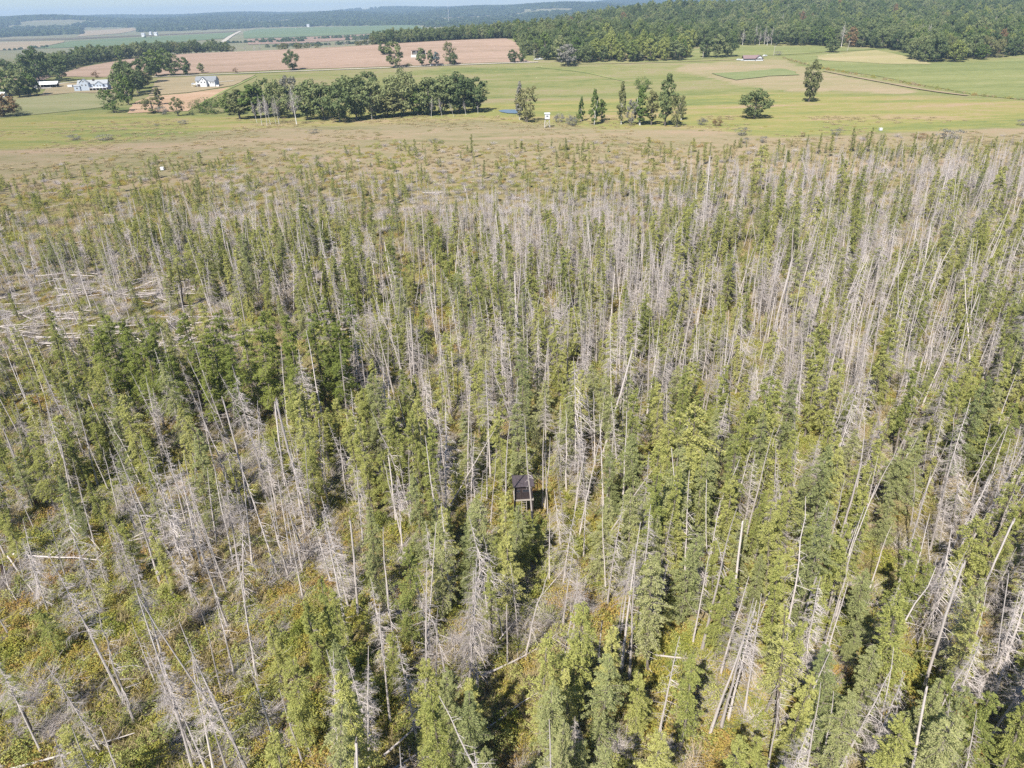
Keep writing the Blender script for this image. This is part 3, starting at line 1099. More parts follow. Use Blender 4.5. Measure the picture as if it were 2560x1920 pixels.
# dead trees placed by eye: base pixel, top pixel row, variety
placed_dead = [(253, 1880, 1633, 1), (338, 1813, 1500, 7), (483, 1925, 1592, 9), (518, 1930, 1687, 0), (537, 1940, 1665, 8), (623, 1940, 1545, 6), (641, 1690, 1400, 0),
               (686, 1851, 1627, 0), (588, 1693, 1450, 2), (294, 1930, 1820, 4), (107, 1493, 1300, 5), (240, 1373, 1205, 0), (246, 1215, 990, 8), (341, 1471, 1322, 3),
               (401, 1458, 1142, 0), (483, 1496, 1133, 1), (518, 1382, 1170, 8), (543, 1366, 1170, 0), (585, 1414, 1190, 8), (632, 1420, 1145, 2), (695, 1442, 1145, 0),
               (297, 1284, 1120, 2), (142, 1196, 1025, 1), (976, 1813, 1522, 8), (995, 1684, 1440, 0), (1064, 1766, 1430, 6), (1090, 1744, 1516, 2), (1128, 1753, 1463, 7),
               (1172, 1719, 1370, 3), (1195, 1730, 1440, 5), (1259, 1595, 1410, 2), (1406, 1570, 1340, 0), (1427, 1567, 1480, 4), (1496, 1671, 1541, 4), (1536, 1636, 1456, 8), (1554, 1671, 1300, 0),
               (1573, 1703, 1380, 8), (1800, 1828, 1440, 0), (1800, 1690, 1430, 1), (1879, 1594, 1457, 2), (1917, 1940, 1725, 8), (2013, 1940, 1718, 8), (2051, 1945, 1735, 8),
               (2095, 1935, 1666, 1), (2284, 1886, 1618, 8), (2188, 1608, 1450, 3), (2340, 1940, 1760, 5), (2346, 1684, 1450, 1), (2068, 1543, 1299, 0), (2077, 1498, 1299, 8),
               (1334, 1348, 1050, 8), (1356, 1272, 1055, 8), (1362, 1275, 1080, 8), (1370, 1290, 1130, 8), (1402, 1370, 1225, 5), (1408, 1460, 1270, 5), (1435, 1290, 1100, 2), (1500, 1290, 1210, 2),
               (1275, 1110, 940, 8), (1128, 960, 810, 0), (855, 970, 730, 6), (870, 1060, 850, 0), (1820, 1800, 1500, 9), (1440, 1930, 1780, 3), (2430, 1770, 1500, 3), (2500, 1640, 1330, 1)]
for (px, py, ty, vi) in placed_dead:
    x, y = at(px, py)
    dist = math.hypot(x, y)
    _, vv, _ = proj([x, y, 0])
    zt = np.linspace(3, 22, 60)
    vt = proj(np.stack([np.full(60, x), np.full(60, y), zt], 1))[1]
    h = float(np.interp(-ty, -vt, zt))
    trees.append(dict(k='dead', x=x, y=y, v=vi, h=min(17, max(4, h)), lx=rg.normal(.06, .03), ly=rg.normal(0, .03), rz=rg.uniform(0, 6.28), sw=1.0))
    CLEAR.append((x, y, .8))

placed_live = [(350, 1040, 250, 1), (410, 1075, 220, 1), (455, 1030, 240, 1), (360, 1000, 200, 0), (545, 1080, 220, 0), (595, 1030, 250, 1), (650, 1055, 230, 1), (715, 1020, 250, 1), (765, 1070, 230, 1), (820, 1030, 250, 1), (870, 1040, 240, 1), (520, 1010, 230, 1), (1168, 1990, 250, 3), (1385, 1960, 260, 3), (1450, 1990, 130, 7), (1655, 1430, 330, 4), (1740, 1400, 280, 3), (1590, 1330, 250, 3), (1700, 1560, 240, 3), (1800, 1420, 220, 1), (1530, 1180, 200, 3), (1480, 1100, 180, 3),
               (1225, 1465, 240, 3), (1180, 1440, 190, 3), (1262, 1440, 200, 1), (1292, 1250, 230, 3), (1262, 1240, 210, 1), (1018, 1260, 260, 1), (985, 1240, 220, 1), (1060, 1190, 200, 1),
               (330, 1060, 240, 1), (385, 1050, 230, 1), (440, 1060, 210, 0), (480, 1090, 200, 1), (570, 1060, 240, 1), (620, 1080, 220, 0), (690, 1060, 250, 1), (740, 1050, 260, 0), (850, 1000, 260, 0), (900, 960, 260, 0),
               (790, 1180, 230, 1), (935, 1290, 230, 1), (1940, 1760, 190, 3), (2040, 1900, 260, 3), (2110, 1860, 230, 3), (2230, 1960, 260, 3), (2300, 1900, 200, 1), (2400, 1960, 230, 1), (2500, 1950, 240, 1), (2540, 1860, 220, 1),
               (2130, 1620, 200, 3), (40, 1230, 170, 1), (85, 1250, 120, 0), (20, 1330, 110, 6), (435, 1500, 190, 0), (150, 1640, 110, 6), (590, 1240, 130, 1), (1560, 1480, 250, 3), (1500, 1440, 200, 3),
               (2450, 1230, 230, 1), (2380, 1180, 230, 1), (2330, 1150, 200, 0), (1740, 1180, 200, 0), (2050, 1110, 220, 1), (2010, 1100, 210, 0), (1400, 1000, 200, 1), (1130, 1880, 220, 3), (1308, 1445, 165, 1), (1284, 1460, 190, 3), (1345, 1400, 90, 6)]
for (px, py, hp, vi) in placed_live:
    x, y = at(px, py)
    zt = np.linspace(2, 22, 60)
    vt = proj(np.stack([np.full(60, x), np.full(60, y), zt], 1))[1]
    b0 = proj([x, y, 0])[1][0]
    h = float(np.interp(-(b0 - hp), -vt, zt))
    trees.append(dict(k='live', x=x, y=y, v=vi, h=min(16, max(3.5, h)), lx=rg.normal(.05, .02), ly=rg.normal(0, .02), rz=rg.uniform(0, 6.28), sw=1.1, lush=(300 < px < 950 and 940 < py < 1110)))
    if trees[-1]['lush']:
        trees[-1]['sw'] = 1.35
    CLEAR.append((x, y, 1.7 if trees[-1]['lush'] else 1.0))

for kind, M, n, kd in (('dead', DEADM, 20000, .0185), ('live', LIVE, 16000, .0112)):
    X, Y = wedge(n, 26, 335, rg, 22)
    area = .8 * (335 ** 2 - 28 ** 2) + 28 * 300
    P = np.stack([X, Y, terrain(X, Y) + 6], 1)
    u, v, z = proj(P)
    ub, vb, _ = proj(np.stack([X, Y, terrain(X, Y)], 1))
    dn = np.clip(sample(M, u, v), 0, 9) * kd
    cl = nz2(X, Y, .07, 3.0 if kind == 'dead' else 9.0)
    cl2 = nz2(X, Y, .022, 31.0 if kind == 'dead' else 19.0)
    dn = dn * np.clip(1 + 1.7 * cl + 1.2 * cl2, .05, 3)
    esw = np.interp(ub, [-200, 0, 160, 500, 900, 1300, 1700, 2100, 2760], [475, 462, 425, 400, 378, 372, 374, 368, 360])
    rim = np.interp(ub, [0, 600, 1500, 1900, 2560], [.4, .28, .28, .65, .8])
    dn = dn * np.clip((vb - esw + 2) / 26, 0, 1) * np.clip(rim + (1 - rim) * (vb - esw - 70) / 130, rim, 1)
    p_acc = dn * area / n
    keep = (rg.random(n) < p_acc) & clear_mask(X, Y)
    X, Y, vb, ub = X[keep], Y[keep], vb[keep], ub[keep]
    k = thin(X, Y, .7 if kind == 'dead' else 1.15)
    X, Y, vb, ub = X[k], Y[k], vb[k], ub[k]
    for i in range(len(X)):
        rel = (vb[i] - np.interp(ub[i], [-200, 0, 160, 500, 900, 1300, 1700, 2100, 2760], [475, 462, 425, 400, 378, 372, 374, 368, 360])) / 110
        small = min(1.0, max(.28, .26 + .24 * rel) if ub[i] < 1700 else max(.45, .45 + .4 * rel))
        left = min(1, max(.72, .72 + (ub[i] + 50) / 1800))
        if kind == 'dead':
            h = rg.normal(11.2, 2.3) * small * left
            vi = int(rg.choice(10, p=[.17, .13, .11, .10, .06, .06, .06, .08, .10, .13]))
            if ub[i] > 750 and vb[i] < 640 and rg.random() < .45:
                vi = int(rg.choice([1, 3, 9]))
                h *= .75
            lean = rg.normal(.07, .045)
            ly = rg.normal(0, .045)
            if rg.random() < .05:
                lean += rg.normal(0, .35)
                ly += rg.normal(0, .2)
            trees.append(dict(k='dead', x=X[i], y=Y[i], v=vi, h=max(3, min(16.5, h)), lx=lean, ly=ly, rz=rg.uniform(0, 6.28), sw=rg.uniform(.85, 1.15)))
        else:
            h = rg.normal(10.4, 2.5) * small * left
            vi = int(rg.choice(8, p=[.2, .22, .17, .15, .01, .12, .06, .07]))
            if h < 5.5:
                vi = int(rg.choice([6, 6, 0, 2]))
            trees.append(dict(k='live', x=X[i], y=Y[i], v=vi, h=max(2.2, min(15, h)), lx=rg.normal(.05, .035), ly=rg.normal(0, .03), rz=rg.uniform(0, 6.28), sw=rg.uniform(.85, 1.2)))

# extra small saplings along the far rim of the swamp
X, Y = wedge(2600, 225, 345, rg)
ub, vb, _ = proj(np.stack([X, Y, 0 * X], 1))
esw = np.interp(ub, [-200, 0, 160, 500, 900, 1300, 1700, 2100, 2760], [475, 462, 425, 400, 378, 372, 374, 368, 360])
cl = nz2(X, Y, .05, 5.0)
keep = (vb > esw - 4) & (vb < esw + 120) & (rg.random(len(X)) < .16 + 1.5 * cl)
for x, y in zip(X[keep], Y[keep]):
    hh = float(np.clip(rg.normal(3.0, 1.1), 1.3, 7))
    trees.append(dict(k='live', x=x, y=y, v=int(rg.choice([6, 6, 0, 7])), h=hh, lx=.03, ly=0, rz=rg.uniform(0, 6.28), sw=1.15))
for (px, py, h) in [(1620, 405, 9), (1180, 395, 9), (1040, 400, 8), (2045, 385, 8), (2125, 380, 9), (2168, 382, 9.5), (2072, 392, 9), (1760, 412, 8), (1345, 380, 4.5), (900, 395, 5), (2435, 395, 8), (1185, 420, 6), (220, 470, 8), (300, 480, 8), (50, 500, 7)]:
    x, y = at(px, py)
    trees.append(dict(k='live', x=x, y=y, v=int(rg.choice([0, 2])), h=h, lx=.08 if px > 1900 else .01, ly=0, rz=rg.uniform(0, 6.28), sw=1.3))

for tr in trees:
    z = tz(tr['x'], tr['y'])
    tr['z'] = z
    u, v, d = proj([[tr['x'], tr['y'], z], [tr['x'] + tr['lx'] * tr['h'], tr['y'], z + tr['h']]])
    tr['u'], tr['vb'], tr['vt'] = float(u[0]), float(v[0]), float(v[1])
    vis = max(0, min(1920, v[0]) - max(0, v[1])) if -30 < (u[0] + u[1]) / 2 < 2590 and d[0] > 5 else 0
    tr['size'] = float(vis)
print("trees", len(trees), sum(t_['k'] == 'dead' for t_ in trees))

ROWN = [(440, "at the swamp's far rim"), (620, "in the far swamp"), (820, "well beyond the hut"), (1020, "just beyond the hut"), (1250, "level with the hut"), (1500, "just below the hut"), (1760, "in the lower swamp"), (9999, "at the bottom edge")]
COLN = [(220, "far left"), (480, "left"), (760, "inner left"), (1020, "centre-left"), (1300, "centre"), (1560, "centre-right"), (1840, "inner right"), (2120, "right"), (2350, "outer right"), (9999, "far right")]


def where(u, v):
    r = next(n for lim, n in ROWN if v < lim)
    c = next(n for lim, n in COLN if u < lim)
    return c, r


HW = lambda h: "tall" if h > 12.5 else ("short" if h < 7 else "mid-height")
ORD = ["first", "second", "third", "fourth", "fifth", "sixth", "seventh", "eighth", "ninth", "tenth", "eleventh", "twelfth", "thirteenth", "fourteenth", "fifteenth", "sixteenth", "seventeenth", "eighteenth", "nineteenth", "twentieth"] + ["twenty-%s" % w_ for w_ in ("first", "second", "third", "fourth", "fifth", "sixth", "seventh", "eighth", "ninth")] + ["thirtieth"] * 60


def label_all(items, noun):
    """labels that single each tree out: look, place and, among look-alikes, the order from the left"""
    g = {}
    for it in items:
        g.setdefault((it['ad'], it['where']), []).append(it)
    for (ad, wh), L in g.items():
        c, r = wh
        if len(L) == 1:
            L[0]['label'] = "%s %s, %s, %s" % (ad, noun, c, r)
        else:
            L.sort(key=lambda q: q['u'])
            for i, it in enumerate(L):
                pos = "leftmost" if i == 0 else ("rightmost" if i == len(L) - 1 else ORD[i] + " from left")
                it['label'] = "%s %s, %s, %s, %s" % (ad, noun, c, r, pos)


def tree_matrix(tr, ph):
    s = tr['h'] / ph
    xy = s ** .75 * tr['sw'] * (.72 if (tr['k'] == 'dead' and tr['v'] == 4) else 1)
    return (xy, xy, s), (-tr['ly'], tr['lx'], tr['rz'])


for kind, PR, nm, cat_, noun, grp, massname in (
        ('dead', DEAD, "dead_tree", "dead tree", "grey dead tree", "bare dead conifers in the swamp", "dead_trees_beyond"),
        ('live', CONI, "conifer", "conifer", "conifer", "living conifers in the swamp", "conifers_beyond")):
    L = [t_ for t_ in trees if t_['k'] == kind and t_['size'] > 0]
    rest0 = [t_ for t_ in trees if t_['k'] == kind and t_['size'] <= 0]
    L.sort(key=lambda q: -q['size'])
    ind, rest = L[:300], L[300:] + rest0
    for t_ in ind:
        t_['ad'] = HW(t_['h']) + " " + ("fresh green " if t_.get('lush') else "") + PR[t_['v']][0]
        t_['where'] = where(t_['u'], .5 * (t_['vb'] + t_['vt']))
    label_all(ind, noun)
    for t_ in ind:
        ad, ph, (ma, mb, mc) = PR[t_['v']]
        sc_, rt = tree_matrix(t_, ph)
        o = thing(nm, t_['x'], t_['y'], t_['label'], cat_, grp, rt, sc_)
        link("trunk", ma, o)
        link("bare_branches" if kind == 'dead' else "crown", mb, o, kind="stuff" if kind == 'dead' else None)
        if t_.get('lush'):
            override(bpy.data.objects[COL.objects[-1].name], [NEEDLEB])
    P = [(t_['x'], t_['y'], t_['z']) for t_ in rest]
    sc = []
    rt = []
    for t_ in rest:
        a_, b_ = tree_matrix(t_, PR[t_['v']][1])
        sc.append(a_)
        rt.append(b_)
    mass(massname, [q[2][2] for q in PR], P, sc, rt, [t_['v'] for t_ in rest],
         label="mass of further %s in the swamp" % ("grey dead trees" if kind == 'dead' else "living conifers"))


# ------------------------------------------------------------------ fallen trunks
def log_mesh(seed, L, r, nb=7):
    rg_ = np.random.default_rng(seed)
    tk, br = Geo(), Geo()
    x = np.linspace(-L / 2, L / 2, 7)
    P = np.stack([x, np.cumsum(rg_.normal(0, .07, 7)), np.linspace(0, .25, 7)], 1)
    tk.tube(P, np.linspace(r, r * .35, 7), 7, 0)
    tk.quads([P[0] + [0, -r, -r], P[0] + [0, r, -r], P[0] + [0, r, r], P[0] + [0, -r, r]], 0)
    for i in range(nb):
        q = rg_.uniform(.25, 1)
        c = P[0] + (P[-1] - P[0]) * q
        a = rg_.uniform(-.6, 3.7)
        d = np.array([.5, math.cos(a), abs(math.sin(a))])
        l = rg_.uniform(.4, 1.5)
        br.tube(np.array([c, c + d * l * .6, c + d * l + [0, 0, -.1]]), np.array([.03, .02, .007]), 3, 0)
        for _ in range(3):
            c2 = c + d * l * rg_.uniform(.3, .9)
            e = c2 + rg_.normal(0, .3, 3)
            br.tube(np.array([c2, e]), np.array([.012, .004]), 3, 0)
    return tk.mesh("log_trunk", [DEADWOOD]), br.mesh("log_stubs", [TWIG])


LOGS = [log_mesh(500 + i, L, r, nb) for i, (L, r, nb) in enumerate([(9, .10, 12), (11, .125, 18), (7, .09, 8), (8, .11, 26), (12, .10, 6)])]
logs = []
rgl = np.random.default_rng(21)


def logs_in(n, x0, x1, y0, y1, ang, spread):
    k = 0
    while k < n:
        px, py = rgl.uniform(x0, x1), rgl.uniform(y0, y1)
        if nz2([px * .02], [py * .05], 1.0, 4)[0] < -.12:
            continue
        x, y = at(px, py)
        logs.append((x, y, rgl.normal(ang, spread), int(rgl.integers(5)), rgl.uniform(.5, 1.1), rgl.normal(0, .09)))
        k += 1


logs_in(150, 0, 560, 690, 880, .15, .55)
logs_in(22, 150, 700, 600, 720, .25, .5)
logs_in(12, 100, 600, 860, 980, .2, .5)
logs_in(24, 700, 1900, 440, 560, .1, .35)
logs_in(16, 0, 700, 480, 600, .2, .7)
logs_in(14, 0, 700, 1000, 1500, .4, .9)
logs_in(14, 800, 2500, 1100, 1900, .8, .9)
for px, py, ang, vi, s in [(150, 1405, -.1, 0, 1.15), (60, 1450, -.75, 1, .8), (30, 1480, -.7, 2, .7), (170, 1895, .35, 1, .9), (1600, 1580, -.1, 2, .8), (1950, 1605, -.15, 4, .6), (205, 1225, .9, 4, .6), (1290, 1560, 1.0, 2, .8), (1660, 1345, .05, 3, .9)]:
    x, y = at(px, py)
    logs.append((x, y, ang, vi, s, .05))
items = []
LAD = ["straight slim", "long branchy", "short smooth", "bushy-limbed", "long bare"]
for (x, y, a, vi, s, tl) in logs:
    u, v, d = proj([x, y, 0])
    items.append(dict(x=x, y=y, a=a, v=vi, s=s, tl=tl, u=float(u[0]), ad=LAD[vi], where=where(float(u[0]), float(v[0]))))
label_all(items, "fallen grey trunk")
for it in items:
    o = thing("fallen_trunk", it['x'], it['y'], it['label'], "fallen tree", "fallen grey trunks on the swamp floor", (0, it['tl'], it['a']), (it['s'],) * 3, dz=.5)
    link("trunk", LOGS[it['v']][0], o)
    link("bare_branches", LOGS[it['v']][1], o, kind="stuff")

# a few dark rotten stumps and root plates
for px, py, h, lab in [(95, 1275, 2.0, "dark rotten stump beside a dark hollow at left"), (1475, 1100, 2.6, "reddish dark broken stump in the clearing right of the hut"), (12, 1440, 1.6, "black upturned root plate at the left edge"), (1290, 1520, 1.0, "low dark stump below the elevated hut")]:
    x, y = at(px, py)
    tk = Geo()
    rs = np.random.default_rng(int(px))
    zz = np.linspace(-.3, h, 6)
    tk.tube(np.stack([np.cumsum(rs.normal(0, .05, 6)), np.cumsum(rs.normal(0, .05, 6)), zz], 1), np.array([.42, .28, .22, .2, .17, .1]), 8, 0)
    rt_ = Geo()
    for i in range(9):
        a = i * .7 + rs.uniform(-.2, .2)
        d = unit_perp(a)
        rt_.tube(np.array([[0, 0, .25], d * .5 + [0, 0, .12], d * rs.uniform(.8, 1.3) + [0, 0, -.15]]), np.array([.12, .08, .02]), 5, 0)
    o = thing("stump", x, y, lab, "stump")
    link("trunk", tk.mesh("stump_trunk", [CHAR]), o)
    link("roots", rt_.mesh("stump_roots", [CHAR]), o)


# ------------------------------------------------------------------ undergrowth
def shrub_mesh(seed, n, R, hgt, L, Wd, mats, stems=8, twigs=False):
    rs = np.random.default_rng(seed)
    g = Geo()
    a = rs.uniform(0, 6.28, n)
    r = R * np.sqrt(rs.uniform(0, 1, n))
    lump = .75 + .25 * np.sin(a * 3 + seed) + .15 * np.sin(a * 5 + 2)
    top = hgt * np.sqrt(np.clip(1 - (r / R) ** 2, 0.02, 1)) * lump
    z = top * (rs.uniform(.25, 1, n) ** .6)
    C = np.stack([r * np.cos(a), r * np.sin(a), z], 1)
    if twigs:
        for i in range(n):
            d = np.array([math.cos(a[i]), math.sin(a[i]), rs.uniform(.3, 1.4)])
            d /= np.linalg.norm(d)
            c = np.array([rs.normal(0, R * .3), rs.normal(0, R * .3), rs.uniform(0, hgt * .4)])
            e = c + d * rs.uniform(.3, 1) * hgt
            g.tube(np.array([c, (c + e) / 2 + rs.normal(0, .07, 3), e]), np.array([.011, .008, .003]), 3, 0)
    else:
        g.leaves(C, L, Wd, rs, 0, flat=.7)
    return g.mesh("shrub_%d" % seed, mats)


def blade_mesh(seed, n, R, h, mats):
    rs = np.random.default_rng(seed)
    g = Geo()
    r = R * np.sqrt(rs.uniform(0, 1, n))
    a = rs.uniform(0, 6.28, n)
    B = np.stack([r * np.cos(a), r * np.sin(a), 0 * r], 1)
    d = np.stack([rs.normal(0, .32, n), rs.normal(0, .32, n), np.ones(n)], 1)
    hh = (h * rs.uniform(.5, 1.2, n))[:, None]
    T = B + d * hh
    sd = np.stack([np.sin(a), -np.cos(a), 0 * a], 1) * rs.uniform(.012, .03, n)[:, None]
    M_ = (B + T) / 2 + np.array([0, 0, .05])
    g.quads(np.stack([B - sd, B + sd, M_ + sd * .8, M_ - sd * .8], 1), 0)
    tt = T + np.stack([rs.normal(0, .12, n), rs.normal(0, .12, n), -.12 * np.ones(n)], 1)
    g.quads(np.stack([M_ - sd * .8, M_ + sd * .8, tt + sd * .2, tt - sd * .2], 1), 0)
    return g.mesh("tuft_%d" % seed, mats)


SH = [shrub_mesh(601, 400, .75, .9, .125, .075, [SHRUBLEAF]), shrub_mesh(602, 520, .95, 1.15, .13, .08, [SHRUBLEAF]), shrub_mesh(603, 340, .7, .7, .12, .07, [SHRUBLEAF]),
      shrub_mesh(604, 420, .8, 1.5, .13, .08, [NEEDLE]), blade_mesh(605, 90, .6, .95, [SEDGE]), blade_mesh(606, 120, .8, 1.1, [SEDGE]),
      shrub_mesh(607, 80, .9, 1.3, .1, .1, [TWIG], twigs=True), shrub_mesh(608, 150, 1.3, 1.9, .1, .1, [TWIG], twigs=True)]
rgu = np.random.default_rng(31)
PP, SC_, RT_, IX = [], [], [], []
for (n, y0, y1, s0, s1) in ((30000, 24, 112, .75, 1.5), (24000, 112, 210, 1.0, 1.9), (13000, 205, 345, .9, 1.7)):
    X, Y = wedge(n, y0, y1, rgu, 22)
    ub, vb, _ = proj(np.stack([X, Y, 0 * X], 1))
    esw = np.interp(ub, [-200, 0, 160, 500, 900, 1300, 1700, 2100, 2760], [475, 462, 425, 400, 378, 372, 374, 368, 360])
    n1 = nz2(X, Y, .06, 12)
    n2 = nz2(X, Y, .11, 22)
    ok = (rgu.random(n) < np.clip((vb - esw + 30) / 100, 0, 1)) & (n2 > -.6) & ((X - HUT[0]) ** 2 + (Y - HUT[1]) ** 2 > 1)
    dist = np.hypot(X, Y)
    q = rgu.random(n)
    tan = np.clip(.20 + .30 * np.clip((dist - 110) / 150, 0, 1) + .9 * n1 + .55 * np.clip((ub - 1500) / 900, 0, 1) * np.clip((620 - vb) / 200, 0, 1), .04, .85)
    ty = np.where(q < tan, rgu.choice([4, 5], n), rgu.choice([0, 1, 2, 3], n, p=[.25, .28, .20, .27]))
    tw = rgu.random(n) < np.clip(.08 + .32 * n2, .03, .26)
    logz = (ub < 560) & (vb > 610) & (vb < 880)
    logzone = (ub < 600) & (vb > 610) & (vb < 900)
    tw = tw | (logzone & (rgu.random(n) < .34)) | ((vb > 430) & (vb < 560) & (ub > 500) & (rgu.random(n) < .22))
    ty = np.where(tw, rgu.choice([6, 7], n), ty)
    s = rgu.uniform(s0, s1, n) * np.where(logz, .6, 1)
    Z = terrain(X, Y)
    for i in np.nonzero(ok)[0]:
        PP.append((X[i], Y[i], Z[i] - .05))
        k = s[i] * (1.0 if ty[i] < 6 else .9)
        SC_.append((k, k, k * rgu.uniform(.6, 1.1) * (.85 if ty[i] < 4 else .8)))
        RT_.append((0, 0, rgu.uniform(0, 6.28)))
        IX.append(int(ty[i]))
mass("undergrowth", SH, PP, SC_, RT_, IX, label="mass of yellow-green shrubs, sedge and dead brush covering the swamp floor")


X, Y = wedge(13000, 285, 430, rgu, 10)
ub, vb, _ = proj(np.stack([X, Y, 0 * X], 1))
esw = edge_sw(ub)
nn1 = nz2(X, Y, .03, 44)
ok = (vb < esw + 20) & (vb > 290) & (rgu.random(len(X)) < .12 + .8 * nn1)
k_ = rgu.uniform(.7, 1.35, (int(ok.sum()), 1))
mass("meadow_tufts", [SH[4], SH[5], SH[2], SH[0]], np.stack([X, Y, terrain(X, Y) - .05], 1)[ok], k_ * [1.5, 1.5, .5], np.stack([0 * X, 0 * X, rgu.uniform(0, 6, len(X))], 1)[ok],
     np.where(rgu.random(len(X)) < np.clip(.25 - 1.2 * nn1, .02, .5), rgu.choice([2, 3], len(X)), rgu.choice([0, 1], len(X)))[ok], label="rough grass tufts over the marsh meadow")

# ------------------------------------------------------------------ trees of the farmland
def broad(px, py, hp, wp, kind, label, mat=None, name="broadleaf_tree", cat="tree", group="trees on the farmland", dist=None, bark=None):
    if dist is None:
        x, y = at(px, py)
    else:
        x, y = col_at(px, dist)
    sl_ = slant(x, y)
    h = hp / FPX * sl_ * 1.05
    wd = wp / FPX * sl_ * (1.45 if 'grove' in group else 1.0)
    H0, W0, (ma, mb, mc) = BR[kind]
    W0, H0 = W0 + 2.4 * W0 / 12, H0 + .9
    o = thing(name, x, y, label, cat, group, (0, 0, rng.uniform(0, 6.28)), (wd / W0, wd / W0, h / H0))
    a = link("trunk", ma, o)
    b_ = link("crown", mb, o)
    if mat is not None:
        override(b_, [mat])
    if bark is not None:
        override(a, [bark])
    return o


clump = [(575, 288, 48, 30, "round", LEAFMID), (530, 284, 34, 42, "bush", LEAFMID), (500, 282, 30, 32, "bush", LEAFOLIVE), (600, 298, 64, 34, "tall", LEAFOLIVE), (640, 296, 72, 42, "tall", LEAFMID), (668, 290, 80, 36, "oak2", LEAFDARK),
         (700, 296, 78, 46, "oak", LEAFDARK), (735, 292, 92, 40, "loose", LEAFGREY), (770, 300, 84, 50, "oak2", LEAFDARK), (812, 300, 78, 50, "oak3", LEAFDARK), (850, 306, 82, 54, "oak", LEAFDARK),
         (893, 300, 98, 58, "oak2", LEAFDARK), (925, 262, 70, 46, "oak3", LEAFDARK), (940, 296, 80, 50, "oak3", None), (968, 294, 62, 60, "round", LEAFOLIVE), (1010, 290, 98, 56, "oak", LEAFDARK), (1045, 288, 68, 50, "round", LEAFMID), (1075, 288, 84, 56, "oak2", None),
         (1112, 286, 84, 56, "oak3", None), (1148, 284, 86, 58, "oak", None), (1185, 280, 78, 54, "oak2", None), (985, 262, 60, 44, "oak", None), (1110, 258, 60, 60, "oak2", None), (1160, 256, 52, 50, "oak3", None), (870, 268, 64, 46, "oak", None), (780, 268, 58, 40, "oak3", None)]
for i, (px, py, hp, wp, kd, mt_) in enumerate(clump):
    shade = {None: "dark green", LEAFDARK: "dark green", LEAFMID: "mid green", LEAFOLIVE: "olive", LEAFGREY: "half-bare grey"}[mt_]
    row = "back row" if py < 275 else "front row"
    n_same = [c for c in clump if (c[1] < 275) == (py < 275) and c[5] in ((mt_, None) if mt_ in (None, LEAFDARK) else (mt_,))]
    if mt_ in (None, LEAFDARK):
        n_same = [c for c in clump if (c[1] < 275) == (py < 275) and c[5] in (None, LEAFDARK)]
    n_same.sort(key=lambda c: c[0])
    k = [c[0] for c in n_same].index(px)
    pos = "" if len(n_same) == 1 else (", leftmost such" if k == 0 else (", rightmost such" if k == len(n_same) - 1 else ", %s such from left" % ORD[k]))
    broad(px, py, hp, wp, kd, "%s tree, %s of the pond grove%s" % (shade, row, pos), mt_, group="trees of the grove by the pond")
for i, (px, py, hp, lx) in enumerate([(643, 308, 52, .1), (655, 314, 66, -.05), (668, 315, 70, .03), (676, 311, 62, .08), (690, 310, 60, .03), (698, 311, 62, -.04), (742, 312, 82, .02), (930, 300, 56, .04), (1135, 292, 36, .3), (1165, 288, 40, .35), (1195, 284, 34, .4), (1078, 294, 48, .1), (1105, 292, 46, .12)]):
    x, y = at(px, py)
    h = hp / FPX * slant(x, y)
    tag = "leftmost" if i == 0 else ORD[i] + " from left" if i < 12 else "last"
    o = thing("bare_trunk", x, y, "pale bare trunk at the front of the grove, %s" % ["leftmost of the white stems", "second of the white stems", "third of the white stems", "fourth of the white stems", "fifth of the white stems", "sixth of the white stems", "tallest, with fine bare twigs", "forked below a grey crown", "slanting, first of three near the pond", "slanting, middle of three near the pond", "slanting, nearest the pond", "thin, under the olive tree", "thin, beside the dark oaks"][i], "dead tree", "pale bare trunks of the grove", (0, lx, rng.uniform(0, 6)), (h / 15 * (.5 if i != 6 else .8), h / 15 * (.5 if i != 6 else .8), h / 15))
    link("trunk", BR["bare"][2][0], o)
    link("bare_branches", BR["bare"][2][1], o, kind="stuff")

